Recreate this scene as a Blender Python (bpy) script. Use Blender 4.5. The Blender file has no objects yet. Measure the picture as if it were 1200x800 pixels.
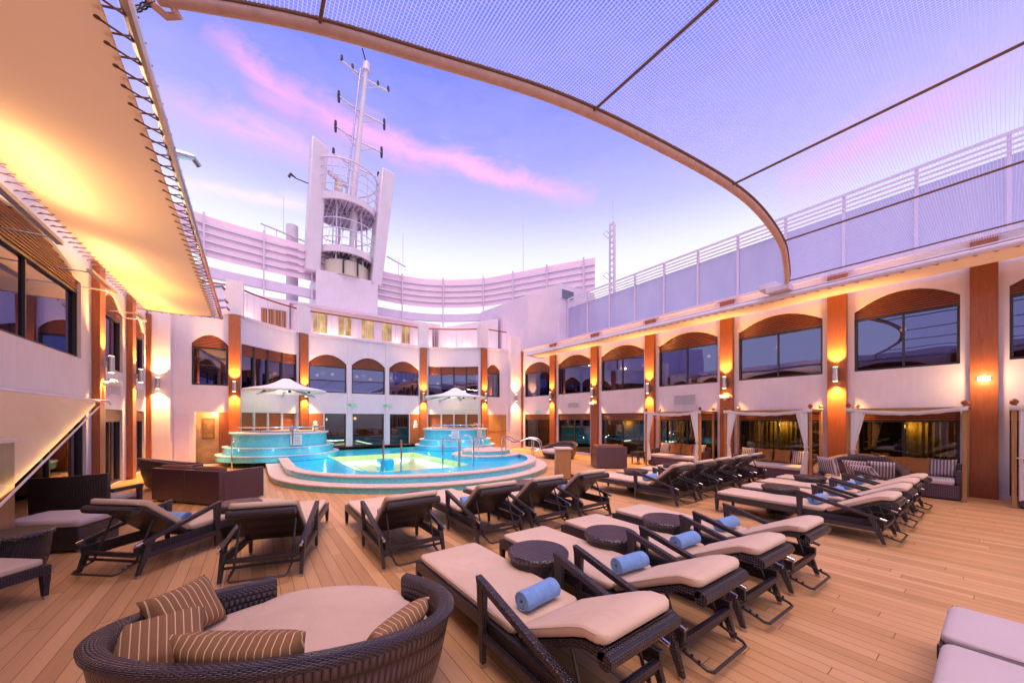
import bpy, bmesh, math, random
from mathutils import Vector, Matrix
random.seed(7)
PI = math.pi
sc = bpy.context.scene
COL = sc.collection
R = math.radians

# ------------------------------------------------------------------ node helpers
def new_mat(name):
    m = bpy.data.materials.new(name); m.use_nodes = True
    nt = m.node_tree
    for n in list(nt.nodes): nt.nodes.remove(n)
    out = nt.nodes.new('ShaderNodeOutputMaterial')
    return m, nt, out
def nd(nt, t, **kw):
    n = nt.nodes.new(t)
    for k, v in kw.items():
        if k in n.inputs.keys(): n.inputs[k].default_value = v
        else: setattr(n, k, v)
    return n
def ln(nt, a, b): nt.links.new(a, b)
def mth(nt, op, a, b=None, c=None, clamp=False):
    n = nt.nodes.new('ShaderNodeMath'); n.operation = op; n.use_clamp = clamp
    for i, v in enumerate((a, b, c)):
        if v is None: continue
        if isinstance(v, (int, float)): n.inputs[i].default_value = v
        else: nt.links.new(v, n.inputs[i])
    return n.outputs[0]
def mixc(nt, fac, a, b):
    n = nt.nodes.new('ShaderNodeMix'); n.data_type = 'RGBA'
    for s, v in ((n.inputs[0], fac), (n.inputs[6], a), (n.inputs[7], b)):
        if isinstance(v, (int, float)): s.default_value = v
        elif isinstance(v, (tuple, list)): s.default_value = (*v[:3], 1)
        else: nt.links.new(v, s)
    return n.outputs[2]
def ramp(nt, fac, stops, interp='LINEAR'):
    n = nt.nodes.new('ShaderNodeValToRGB'); n.color_ramp.interpolation = interp
    e = n.color_ramp.elements
    while len(e) < len(stops): e.new(0.5)
    for el, (p, c) in zip(e, stops):
        el.position = p; el.color = (*c, 1) if len(c) == 3 else c
    nt.links.new(fac, n.inputs[0])
    return n.outputs[0]
def noise(nt, vec, scale, detail=3, rough=0.5, dist=0):
    n = nd(nt, 'ShaderNodeTexNoise', Scale=scale, Detail=detail, Roughness=rough, Distortion=dist)
    if vec is not None: nt.links.new(vec, n.inputs['Vector'])
    return n.outputs[0]
def objco(nt): return nt.nodes.new('ShaderNodeTexCoord').outputs['Object']
def geopos(nt): return nt.nodes.new('ShaderNodeNewGeometry').outputs['Position']
def mapping(nt, vec, scale=(1, 1, 1), rot=(0, 0, 0), loc=(0, 0, 0)):
    n = nt.nodes.new('ShaderNodeMapping'); nt.links.new(vec, n.inputs[0])
    n.inputs['Scale'].default_value = scale; n.inputs['Rotation'].default_value = rot; n.inputs['Location'].default_value = loc
    return n.outputs[0]
def principled(nt, out, base, rough=0.5, metal=0, spec=0.5, bump=None, bstr=0.3, bdist=0.01, **kw):
    p = nt.nodes.new('ShaderNodeBsdfPrincipled')
    for s, v in (('Base Color', base), ('Roughness', rough), ('Metallic', metal), ('Specular IOR Level', spec)):
        if isinstance(v, (int, float)): p.inputs[s].default_value = v
        elif isinstance(v, (tuple, list)): p.inputs[s].default_value = (*v[:3], 1)
        else: nt.links.new(v, p.inputs[s])
    for k, v in kw.items(): p.inputs[k.replace('_', ' ')].default_value = v
    if bump is not None:
        b = nd(nt, 'ShaderNodeBump', Strength=bstr, Distance=bdist); nt.links.new(bump, b.inputs['Height'])
        nt.links.new(b.outputs[0], p.inputs['Normal'])
    if out: nt.links.new(p.outputs[0], out.inputs[0])
    return p

def mat_paint(name, c, rough=0.4, var=0.06, spec=0.4, scale=1.3):
    m, nt, out = new_mat(name); v = geopos(nt)
    n = noise(nt, v, scale, 5, 0.6)
    n2 = noise(nt, mapping(nt, v, (6, 6, 0.7)), 2.0, 4, 0.6)
    f = mth(nt, 'ADD', mth(nt, 'MULTIPLY', n, 0.6), mth(nt, 'MULTIPLY', n2, 0.4))
    c0 = tuple(x * (1 - var * 2.2) for x in c)
    base = ramp(nt, f, [(0.3, c0), (0.65, c)])
    principled(nt, out, base, rough, spec=spec, bump=mth(nt, 'ADD', mth(nt, 'MULTIPLY', noise(nt, v, 1.1, 3, 0.55), 2.5), mth(nt, 'MULTIPLY', noise(nt, v, 9, 3), 0.25)), bstr=0.16, bdist=0.03)
    return m
def mat_plain(name, c, rough=0.5, metal=0, spec=0.5, var=0.1, nscale=12, bstr=0.1):
    m, nt, out = new_mat(name); v = objco(nt)
    n = noise(nt, v, nscale, 4, 0.6)
    base = ramp(nt, n, [(0.3, tuple(x * (1 - var) for x in c)), (0.7, tuple(min(1, x * (1 + var)) for x in c))])
    principled(nt, out, base, rough, metal, spec, bump=n, bstr=bstr, bdist=0.004)
    return m
def mat_wood(name, c, dark=0.55, scale=(9, 9, 0.8), rough=0.38):
    m, nt, out = new_mat(name); v = mapping(nt, geopos(nt), scale)
    n = noise(nt, v, 3.0, 6, 0.65, 0.6)
    n2 = noise(nt, geopos(nt), 0.9, 2)
    f = mth(nt, 'ADD', mth(nt, 'MULTIPLY', n, 0.75), mth(nt, 'MULTIPLY', n2, 0.25))
    base = ramp(nt, f, [(0.3, tuple(x * dark for x in c)), (0.7, c)])
    principled(nt, out, base, rough, bump=n, bstr=0.08, bdist=0.004)
    return m
def mat_wicker(name, c, scale=330.0, uv=False, uvs=(1, 1), rough=0.29, bstr=0.9, rim=None):
    m, nt, out = new_mat(name)
    tc = nt.nodes.new('ShaderNodeTexCoord')
    sx = nt.nodes.new('ShaderNodeSeparateXYZ')
    if uv:
        ln(nt, tc.outputs['UV'], sx.inputs[0])
        a = mth(nt, 'MULTIPLY', sx.outputs[0], uvs[0]); b = mth(nt, 'MULTIPLY', sx.outputs[1], uvs[1])
        row = mth(nt, 'FLOOR', b)
        sh = mth(nt, 'MULTIPLY', mth(nt, 'MODULO', row, 2.0), 0.5)
        ca = mth(nt, 'ABSOLUTE', mth(nt, 'SINE', mth(nt, 'MULTIPLY', mth(nt, 'ADD', a, sh), PI)))
        cb = mth(nt, 'ABSOLUTE', mth(nt, 'SINE', mth(nt, 'MULTIPLY', b, PI)))
        h = mth(nt, 'MULTIPLY', mth(nt, 'POWER', ca, 0.6), mth(nt, 'POWER', cb, 0.6))
    else:
        ln(nt, tc.outputs['Object'], sx.inputs[0])
        s = [mth(nt, 'SINE', mth(nt, 'MULTIPLY', sx.outputs[i], scale)) for i in range(3)]
        h = mth(nt, 'ADD', mth(nt, 'ADD', mth(nt, 'MULTIPLY', s[0], s[1]), mth(nt, 'MULTIPLY', s[1], s[2])), mth(nt, 'MULTIPLY', s[0], s[2]))
        h = mth(nt, 'MULTIPLY_ADD', h, 0.28, 0.5, clamp=True)
    base = ramp(nt, h, [(0.12, tuple(x * 0.12 for x in c)), (0.6, c), (1.0, tuple(x * 2.6 for x in c))])
    principled(nt, out, base, rough, spec=0.75, bump=h, bstr=bstr, bdist=0.009)
    return m
def mat_fabric(name, c, var=0.08, scale=2.5, rough=0.85, weave=True, bstr=0.25):
    m, nt, out = new_mat(name); v = objco(nt)
    n = noise(nt, v, scale, 4, 0.6)
    base = ramp(nt, n, [(0.3, tuple(x * (1 - var) for x in c)), (0.7, c)])
    wr = noise(nt, mapping(nt, v, (1, 0.5, 1)), 5, 3, 0.5, 0.8)
    fine = noise(nt, v, 400, 1)
    bm_ = mth(nt, 'ADD', wr, mth(nt, 'MULTIPLY', fine, 0.06))
    principled(nt, out, base, rough, spec=0.15, bump=bm_, bstr=bstr, bdist=0.02, Sheen_Weight=0.1)
    return m
def mat_stripe(name, ca, cb, freq, width, axis=0):
    m, nt, out = new_mat(name)
    tc = nt.nodes.new('ShaderNodeTexCoord'); sx = nt.nodes.new('ShaderNodeSeparateXYZ')
    ln(nt, tc.outputs['Object'], sx.inputs[0])
    w = noise(nt, tc.outputs['Object'], 6, 2)
    a = mth(nt, 'ADD', mth(nt, 'MULTIPLY', sx.outputs[axis], freq), mth(nt, 'MULTIPLY', w, 0.12))
    fr = mth(nt, 'FRACT', a)
    s1 = mth(nt, 'LESS_THAN', fr, width)
    s2 = mth(nt, 'MULTIPLY', mth(nt, 'GREATER_THAN', fr, 0.32), mth(nt, 'LESS_THAN', fr, 0.36))
    col = mixc(nt, mth(nt, 'MULTIPLY', s2, 0.35), mixc(nt, s1, ca, cb), tuple(x * 0.5 for x in ca))
    principled(nt, out, col, 0.8, spec=0.2, bump=noise(nt, tc.outputs['Object'], 7, 3), bstr=0.25, bdist=0.02)
    return m
def mat_tile(name, c, size=0.05, grout=(0.35, 0.5, 0.55), var=0.35, rough=0.15, gw=0.05):
    m, nt, out = new_mat(name); v = geopos(nt)
    sx = nt.nodes.new('ShaderNodeSeparateXYZ'); ln(nt, v, sx.inputs[0])
    # cylindrical-safe tile grid: use all three axes
    u = mth(nt, 'MULTIPLY', mth(nt, 'ADD', sx.outputs[0], mth(nt, 'MULTIPLY', sx.outputs[1], 0.37)), 1 / size)
    w = mth(nt, 'MULTIPLY', mth(nt, 'SUBTRACT', sx.outputs[1], mth(nt, 'MULTIPLY', sx.outputs[0], 0.37)), 1 / size)
    z = mth(nt, 'MULTIPLY', sx.outputs[2], 1 / size)
    cell = nt.nodes.new('ShaderNodeCombineXYZ')
    for i, q in enumerate((u, w, z)): ln(nt, mth(nt, 'FLOOR', q), cell.inputs[i])
    wn = nt.nodes.new('ShaderNodeTexWhiteNoise'); ln(nt, cell.outputs[0], wn.inputs[0])
    base = ramp(nt, wn.outputs[0], [(0, tuple(x * (1 - var) for x in c)), (1, tuple(min(1, x * (1 + var)) for x in c))])
    g = mth(nt, 'LESS_THAN', mth(nt, 'FRACT', z), gw)
    col = mixc(nt, mth(nt, 'MULTIPLY', g, 0.5), base, grout)
    principled(nt, out, col, rough)
    return m
def mat_emit(name, c, s):
    m, nt, out = new_mat(name)
    e = nd(nt, 'ShaderNodeEmission', Strength=s); e.inputs[0].default_value = (*c, 1)
    ln(nt, e.outputs[0], out.inputs[0]); return m
def mat_glass(name, tint, refl, rough=0.015, gloss=(0.85, 0.87, 1.0)):
    m, nt, out = new_mat(name)
    t = nt.nodes.new('ShaderNodeBsdfTransparent'); t.inputs[0].default_value = (*tint, 1)
    g = nd(nt, 'ShaderNodeBsdfGlossy', Roughness=rough); g.inputs[0].default_value = (*gloss, 1)
    n = noise(nt, geopos(nt), 0.55, 2, 0.5)
    b = nd(nt, 'ShaderNodeBump', Strength=0.05, Distance=0.1); ln(nt, n, b.inputs['Height']); ln(nt, b.outputs[0], g.inputs['Normal'])
    fr = nd(nt, 'ShaderNodeFresnel', IOR=1.5)
    f = mth(nt, 'MULTIPLY_ADD', fr.outputs[0], 1 - refl, refl, clamp=True)
    mx = nt.nodes.new('ShaderNodeMixShader'); ln(nt, f, mx.inputs[0]); ln(nt, t.outputs[0], mx.inputs[1]); ln(nt, g.outputs[0], mx.inputs[2])
    ln(nt, mx.outputs[0], out.inputs[0]); return m

M = {}
M['white'] = mat_paint('white paint', (0.75, 0.665, 0.745), 0.38)
M['white_hi'] = mat_paint('white upper paint', (0.71, 0.61, 0.75), 0.45)
def mat_panel():
    m, nt, out = new_mat('windscreen panel'); v = geopos(nt)
    t = nt.nodes.new('ShaderNodeBsdfTransparent'); t.inputs[0].default_value = (0.58, 0.57, 0.84, 1)
    p = principled(nt, None, ramp(nt, noise(nt, mapping(nt, v, (1, 1.2, 0.4)), 1.3, 5, 0.6), [(0.3, (0.56, 0.53, 0.74)), (0.7, (0.66, 0.62, 0.80))]), 0.08, spec=0.8)
    mx = nt.nodes.new('ShaderNodeMixShader'); mx.inputs[0].default_value = 0.62; ln(nt, t.outputs[0], mx.inputs[1]); ln(nt, p.outputs[0], mx.inputs[2]); ln(nt, mx.outputs[0], out.inputs[0]); return m
M['panel'] = mat_panel()
M['wood'] = mat_wood('varnished teak', (0.40, 0.112, 0.036))
def mat_slat():
    m, nt, out = new_mat('dark slatted teak'); v = geopos(nt)
    sx = nt.nodes.new('ShaderNodeSeparateXYZ'); ln(nt, v, sx.inputs[0])
    fr = mth(nt, 'FRACT', mth(nt, 'DIVIDE', mth(nt, 'SUBTRACT', sx.outputs[2], 0.005), 0.055))
    shaded_gap = mth(nt, 'GREATER_THAN', fr, 0.62)
    n = noise(nt, mapping(nt, v, (2, 2, 14)), 3, 5, 0.6)
    base = ramp(nt, n, [(0.3, (0.26, 0.065, 0.028)), (0.7, (0.46, 0.115, 0.045))])
    col = mixc(nt, shaded_gap, base, (0.03, 0.012, 0.008))  # shade between the slats painted in as dark stripes
    principled(nt, out, col, 0.4, bump=mth(nt, 'SUBTRACT', 1.0, shaded_gap), bstr=0.6, bdist=0.01); return m
M['wood_dk'] = mat_slat()
M['wood_lt'] = mat_wood('light oak', (0.50, 0.25, 0.09))
M['frame'] = mat_plain('dark window frame', (0.035, 0.028, 0.03), 0.35)
M['glass_up'] = mat_glass('tinted upper glass', (0.36, 0.33, 0.38), 0.22, 0.015, (0.50, 0.53, 1.0))
M['glass_lo'] = mat_glass('tinted lower glass', (0.62, 0.58, 0.50), 0.04)
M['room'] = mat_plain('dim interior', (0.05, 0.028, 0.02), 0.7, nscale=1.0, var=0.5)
M['curtain_y'] = mat_wood('yellow drape', (0.60, 0.40, 0.06), 0.5, (7, 7, 0.2), 0.8)
M['cream'] = mat_fabric('cream canvas', (0.68, 0.60, 0.50), 0.10, 0.8, 0.8)
def mat_awning():
    m, nt, out = new_mat('awning fabric'); v = geopos(nt)
    n = noise(nt, v, 0.5, 4, 0.6); c = ramp(nt, n, [(0.3, (0.72, 0.55, 0.38)), (0.7, (0.78, 0.61, 0.43))])
    d = nt.nodes.new('ShaderNodeBsdfDiffuse'); t = nt.nodes.new('ShaderNodeBsdfTranslucent')
    ln(nt, c, d.inputs[0]); t.inputs[0].default_value = (0.88, 0.70, 0.50, 1)
    mx = nt.nodes.new('ShaderNodeMixShader'); mx.inputs[0].default_value = 0.55; ln(nt, d.outputs[0], mx.inputs[1]); ln(nt, t.outputs[0], mx.inputs[2]); ln(nt, mx.outputs[0], out.inputs[0])
    return m
M['awning'] = mat_awning()
M['canvas_tan'] = mat_fabric('tan canvas', (0.80, 0.59, 0.38), 0.12, 1.2, 0.8)
M['tent'] = mat_fabric('white tent fabric', (0.78, 0.78, 0.80), 0.05, 0.8, 0.6, bstr=0.1)
M['linen'] = mat_fabric('white curtain linen', (0.76, 0.70, 0.64), 0.08, 1.5, 0.85)
M['steel'] = mat_plain('stainless steel', (0.62, 0.62, 0.66), 0.22, 1.0, var=0.06)
M['alu'] = mat_plain('brushed aluminium', (0.55, 0.54, 0.58), 0.35, 0.9, var=0.08)
M['pipe'] = mat_plain('beige painted pipe', (0.66, 0.44, 0.36), 0.4, var=0.1)
M['rope'] = mat_plain('brown rope', (0.20, 0.11, 0.07), 0.8)
M['vent'] = mat_plain('vent louvre grey', (0.45, 0.43, 0.48), 0.5)
M['vent_dk'] = mat_plain('vent louvre blue', (0.12, 0.16, 0.28), 0.5)
M['wick'] = mat_wicker('dark brown wicker', (0.024, 0.012, 0.014))
M['wick_l'] = mat_wicker('lounger wicker', (0.022, 0.012, 0.017), 330)
M['wick_top'] = mat_wicker('table top wicker', (0.040, 0.028, 0.036), 150)
M['wick_uv'] = mat_wicker('round daybed wicker', (0.036, 0.025, 0.036), uv=True, uvs=(130, 40), bstr=0.8)
M['wick_uv_far'] = mat_wicker('round sofa wicker', (0.055, 0.028, 0.036), uv=True, uvs=(110, 20), bstr=0.7)
M['wick_purple'] = mat_wicker('cube sofa wicker', (0.085, 0.038, 0.055), 200, bstr=0.5)
M['cush'] = mat_fabric('taupe cushion', (0.73, 0.545, 0.385), 0.14, 2.2, 0.9, bstr=0.5)
M['cush_l'] = mat_fabric('pale cushion', (0.60, 0.51, 0.48), 0.07, 1.6, 0.85, bstr=0.25)
M['cush_br'] = mat_fabric('brown cushion', (0.20, 0.085, 0.05), 0.12, 4, 0.85)
M['cush_or'] = mat_fabric('orange cushion', (0.42, 0.16, 0.045), 0.12, 4, 0.85)
M['stripe_br'] = mat_stripe('brown striped fabric', (0.29, 0.150, 0.068), (0.74, 0.54, 0.31), 29, 0.13)
M['stripe_gr'] = mat_stripe('grey striped fabric', (0.20, 0.13, 0.13), (0.55, 0.45, 0.44), 20, 0.45)
def mat_towel():
    m, nt, out = new_mat('blue terry towel'); v = objco(nt)
    n = noise(nt, v, 14, 4, 0.6); f = noise(nt, v, 190, 2, 0.7)
    base = ramp(nt, mth(nt, 'ADD', mth(nt, 'MULTIPLY', n, 0.5), mth(nt, 'MULTIPLY', f, 0.5)), [(0.3, (0.11, 0.27, 0.60)), (0.7, (0.27, 0.48, 0.80))])
    principled(nt, out, base, 1.0, spec=0.05, bump=mth(nt, 'ADD', f, mth(nt, 'MULTIPLY', n, 1.5)), bstr=0.9, bdist=0.006, Sheen_Weight=0.35); return m
M['towel'] = mat_towel()
M['stone'] = mat_plain('pink stone coping', (0.70, 0.55, 0.47), 0.5, var=0.12, nscale=7)
M['tile'] = mat_tile('turquoise mosaic', (0.12, 0.64, 0.80), var=0.10)
M['stone_b'] = mat_plain('pale blue stone', (0.42, 0.60, 0.68), 0.4, var=0.1)
M['louvre'] = mat_paint('pink white louvre paint', (0.74, 0.55, 0.68), 0.5)
M['tile_dk'] = mat_tile('teal riser mosaic', (0.12, 0.54, 0.62), var=0.13)
M['tile_floor'] = mat_tile('blue pool mosaic', (0.03, 0.66, 0.96), 0.06, var=0.08, gw=0.0)
M['tile_deep'] = mat_tile('pale basin mosaic', (0.70, 0.84, 0.42), 0.08, var=0.10, gw=0.0)
M['black'] = mat_plain('black', (0.02, 0.02, 0.022), 0.5)
M['sign_w'] = mat_plain('sign white', (0.75, 0.78, 0.80), 0.4, var=0.03)
M['exit'] = mat_emit('exit sign green', (0.42, 0.78, 0.58), 0.38)
M['sign_ink'] = mat_plain('sign ink', (0.06, 0.30, 0.18), 0.5)
M['sign_txt'] = mat_plain('sign lettering grey', (0.25, 0.33, 0.42), 0.5)
M['lamp_glow'] = mat_emit('lamp glow', (1.0, 0.62, 0.25), 12)
M['added_pendant'] = mat_emit('pendant glow', (1.0, 0.55, 0.18), 2.2)  # glow of pendants added to give the window panes warm spots
def mat_lit():
    m, nt, out = new_mat('lit cabin window'); v = geopos(nt)
    n = noise(nt, mapping(nt, v, (2.2, 2.2, 1.3)), 1.0, 3, 0.5); f = noise(nt, mapping(nt, v, (9, 9, 0.4)), 1.5, 2)
    c = ramp(nt, n, [(0.35, (0.80, 0.42, 0.22)), (0.7, (1.0, 0.68, 0.26))])
    e = nt.nodes.new('ShaderNodeEmission'); ln(nt, c, e.inputs[0]); ln(nt, mth(nt, 'MULTIPLY_ADD', n, 0.75, mth(nt, 'MULTIPLY_ADD', f, 0.3, -0.15)), e.inputs[1]); ln(nt, e.outputs[0], out.inputs[0]); return m
M['lit_win'] = mat_lit()
M['marble'] = mat_plain('warm stone', (0.55, 0.36, 0.2), 0.3, var=0.25, nscale=3)
M['bronze'] = mat_plain('bronze picture', (0.30, 0.17, 0.07), 0.4, var=0.4, nscale=8)
M['leather'] = mat_plain('dark metal', (0.045, 0.032, 0.03), 0.35)

def mat_deck():
    m, nt, out = new_mat('teak deck'); v = geopos(nt)
    sx = nt.nodes.new('ShaderNodeSeparateXYZ'); ln(nt, v, sx.inputs[0])
    W = 0.118
    a = mth(nt, 'DIVIDE', sx.outputs[0], W)
    cell = mth(nt, 'FLOOR', a); fr = mth(nt, 'FRACT', a)
    wn = nt.nodes.new('ShaderNodeTexWhiteNoise'); wn.noise_dimensions = '1D'; ln(nt, cell, wn.inputs['W'])
    yy = mth(nt, 'ADD', mth(nt, 'DIVIDE', sx.outputs[1], 2.6), mth(nt, 'MULTIPLY', wn.outputs[0], 7.0))
    pid = mth(nt, 'FLOOR', yy); pfr = mth(nt, 'FRACT', yy)
    wn2 = nt.nodes.new('ShaderNodeTexWhiteNoise'); wn2.noise_dimensions = '2D'
    cv = nt.nodes.new('ShaderNodeCombineXYZ'); ln(nt, cell, cv.inputs[0]); ln(nt, pid, cv.inputs[1]); ln(nt, cv.outputs[0], wn2.inputs['Vector'])
    grain = noise(nt, mapping(nt, v, (60, 1.6, 1)), 1.0, 5, 0.65, 0.4)
    wear = noise(nt, v, 0.55, 4, 0.6)
    f = mth(nt, 'ADD', mth(nt, 'MULTIPLY', wn2.outputs[0], 0.34), mth(nt, 'ADD', mth(nt, 'MULTIPLY', grain, 0.4), mth(nt, 'MULTIPLY', wear, 0.26)))
    wood = ramp(nt, f, [(0.22, (0.44, 0.230, 0.090)), (0.5, (0.62, 0.345, 0.145)), (0.8, (0.74, 0.445, 0.21))])
    seam = mth(nt, 'MAXIMUM', mth(nt, 'LESS_THAN', fr, 0.044), mth(nt, 'LESS_THAN', pfr, 0.0022))
    col = mixc(nt, mth(nt, 'MULTIPLY', seam, 0.85), wood, (0.11, 0.05, 0.025))
    bmp = mth(nt, 'SUBTRACT', mth(nt, 'MULTIPLY', grain, 0.15), seam)
    rg = mth(nt, 'MULTIPLY_ADD', wear, 0.25, 0.33)
    principled(nt, out, col, rg, spec=0.4, bump=bmp, bstr=0.35, bdist=0.004)
    return m
M['deck'] = mat_deck()

def mat_water():
    m, nt, out = new_mat('pool water'); v = geopos(nt)
    t = nt.nodes.new('ShaderNodeBsdfTransparent'); t.inputs[0].default_value = (0.88, 0.99, 1.0, 1)
    g = nd(nt, 'ShaderNodeBsdfGlossy', Roughness=0.06); g.inputs[0].default_value = (0.8, 0.9, 1.0, 1)
    n = mth(nt, 'ADD', noise(nt, v, 2.6, 3, 0.55, 0.6), mth(nt, 'MULTIPLY', noise(nt, v, 11, 2), 0.2))
    b = nd(nt, 'ShaderNodeBump', Strength=0.35, Distance=0.05); ln(nt, n, b.inputs['Height']); ln(nt, b.outputs[0], g.inputs['Normal'])
    fr = nd(nt, 'ShaderNodeFresnel', IOR=1.33)
    f = mth(nt, 'MINIMUM', mth(nt, 'MULTIPLY', fr.outputs[0], 0.5), 0.11)
    mx = nt.nodes.new('ShaderNodeMixShader'); ln(nt, f, mx.inputs[0]); ln(nt, t.outputs[0], mx.inputs[1]); ln(nt, g.outputs[0], mx.inputs[2])
    ln(nt, mx.outputs[0], out.inputs[0]); return m
M['water'] = mat_water()

def mat_net():
    m, nt, out = new_mat('overhead shade net'); v = geopos(nt)
    sx = nt.nodes.new('ShaderNodeSeparateXYZ'); ln(nt, v, sx.inputs[0])
    P = 0.031
    a = mth(nt, 'LESS_THAN', mth(nt, 'FRACT', mth(nt, 'DIVIDE', sx.outputs[0], P)), 0.24)
    c = mth(nt, 'LESS_THAN', mth(nt, 'FRACT', mth(nt, 'DIVIDE', sx.outputs[1], P)), 0.13)
    f = mth(nt, 'MAXIMUM', a, c)
    t = nt.nodes.new('ShaderNodeBsdfTransparent')
    d = nt.nodes.new('ShaderNodeBsdfDiffuse'); d.inputs[0].default_value = (0.46, 0.50, 0.72, 1)
    tl = nt.nodes.new('ShaderNodeBsdfTranslucent'); tl.inputs[0].default_value = (0.50, 0.56, 0.88, 1)
    ad = nt.nodes.new('ShaderNodeMixShader'); ad.inputs[0].default_value = 0.65; ln(nt, d.outputs[0], ad.inputs[1]); ln(nt, tl.outputs[0], ad.inputs[2])
    mx = nt.nodes.new('ShaderNodeMixShader'); ln(nt, f, mx.inputs[0]); ln(nt, t.outputs[0], mx.inputs[1]); ln(nt, ad.outputs[0], mx.inputs[2])
    ln(nt, mx.outputs[0], out.inputs[0]); return m
M['net'] = mat_net()

# ------------------------------------------------------------------ mesh builder
class MB:
    def __init__(s): s.v = []; s.f = []; s.uv = {}
    def add(s, vs, fs, uvs=None):
        o = len(s.v); s.v += [tuple(x) for x in vs]
        for i, f in enumerate(fs):
            if uvs: s.uv[len(s.f)] = uvs[i]
            s.f.append(tuple(o + k for k in f))
        return s
    def hexa(s, p):  # 8 points: bottom 4 ccw, top 4 ccw
        return s.add(p, [(3, 2, 1, 0), (4, 5, 6, 7), (0, 1, 5, 4), (1, 2, 6, 5), (2, 3, 7, 6), (3, 0, 4, 7)])
    def box(s, x0, x1, y0, y1, z0, z1):
        return s.hexa([(x0, y0, z0), (x1, y0, z0), (x1, y1, z0), (x0, y1, z0), (x0, y0, z1), (x1, y0, z1), (x1, y1, z1), (x0, y1, z1)])
    def obox(s, c, size, rz):
        cx, cy, z0 = c; a, b, h = size[0] / 2, size[1] / 2, size[2]; co, si = math.cos(rz), math.sin(rz)
        q = [(cx + x * co - y * si, cy + x * si + y * co) for x, y in ((-a, -b), (a, -b), (a, b), (-a, b))]
        return s.hexa([(x, y, z0) for x, y in q] + [(x, y, z0 + h) for x, y in q])
    def taper(s, p0, p1, a0, b0, a1, b1):  # square-section bar, sizes in x,y
        return s.hexa([(p0[0] + sx * a0 / 2, p0[1] + sy * b0 / 2, p0[2]) for sx, sy in ((-1, -1), (1, -1), (1, 1), (-1, 1))] +
                      [(p1[0] + sx * a1 / 2, p1[1] + sy * b1 / 2, p1[2]) for sx, sy in ((-1, -1), (1, -1), (1, 1), (-1, 1))])
    def rings(s, rings, closed_ring=True, cap=True, uv=False):
        n = len(rings[0]); o = len(s.v)
        for r in rings: s.v += [tuple(p) for p in r]
        m = n if closed_ring else n - 1
        for i in range(len(rings) - 1):
            for j in range(m):
                k = (j + 1) % n
                if uv:
                    u0, u1 = i / (len(rings) - 1), (i + 1) / (len(rings) - 1); v0, v1 = j / m, (j + 1) / m
                    s.uv[len(s.f)] = [(u0, v0), (u0, v1), (u1, v1), (u1, v0)]
                s.f.append((o + i * n + j, o + i * n + k, o + (i + 1) * n + k, o + (i + 1) * n + j))
        if cap and closed_ring:
            s.f.append(tuple(o + j for j in reversed(range(n)))); s.f.append(tuple(o + (len(rings) - 1) * n + j for j in range(n)))
        return s
    def tube(s, pts, r, n=8, cap=True):
        pts = [Vector(p) for p in pts]; rings = []; prev = None
        for i, p in enumerate(pts):
            t = (pts[min(i + 1, len(pts) - 1)] - pts[max(i - 1, 0)]).normalized()
            if prev is None:
                a = t.orthogonal().normalized()
            else:
                a = (prev - t * prev.dot(t)); a = a.normalized() if a.length > 1e-6 else t.orthogonal().normalized()
            prev = a; b = t.cross(a); rr = r[i] if isinstance(r, (list, tuple)) else r
            rings.append([p + a * rr * math.cos(2 * PI * k / n) + b * rr * math.sin(2 * PI * k / n) for k in range(n)])
        return s.rings(rings, True, cap)
    def revolve(s, prof, c=(0, 0), n=32, uv=False):  # prof: (r,z) list, open profile -> closed with caps if r>0 ends
        rings = [[(c[0] + r * math.cos(2 * PI * k / n), c[1] + r * math.sin(2 * PI * k / n), z) for k in range(n)] for r, z in prof]
        return s.rings(rings, True, True)
    def prism(s, poly, z0, z1):
        n = len(poly); o = len(s.v)
        s.v += [(x, y, z0) for x, y in poly] + [(x, y, z1) for x, y in poly]
        s.f.append(tuple(o + i for i in reversed(range(n)))); s.f.append(tuple(o + n + i for i in range(n)))
        for i in range(n):
            j = (i + 1) % n; s.f.append((o + i, o + j, o + n + j, o + n + i))
        return s
    def band(s, outer, inner, z0, z1):  # ring between two same-length closed outlines
        n = len(outer); o = len(s.v)
        for L, z in ((outer, z0), (outer, z1), (inner, z1), (inner, z0)): s.v += [(x, y, z) for x, y in L]
        for q in range(4):
            for i in range(n):
                j = (i + 1) % n; a, b = q * n, ((q + 1) % 4) * n
                s.f.append((o + a + i, o + a + j, o + b + j, o + b + i))
        return s
    def strip_yz(s, prof, x0, x1):  # extrude closed (y,z) polygon across x
        n = len(prof); o = len(s.v)
        s.v += [(x0, y, z) for y, z in prof] + [(x1, y, z) for y, z in prof]
        s.f.append(tuple(o + i for i in range(n))); s.f.append(tuple(o + n + i for i in reversed(range(n))))
        for i in range(n):
            j = (i + 1) % n; s.f.append((o + j, o + i, o + n + i, o + n + j))
        return s

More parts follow.
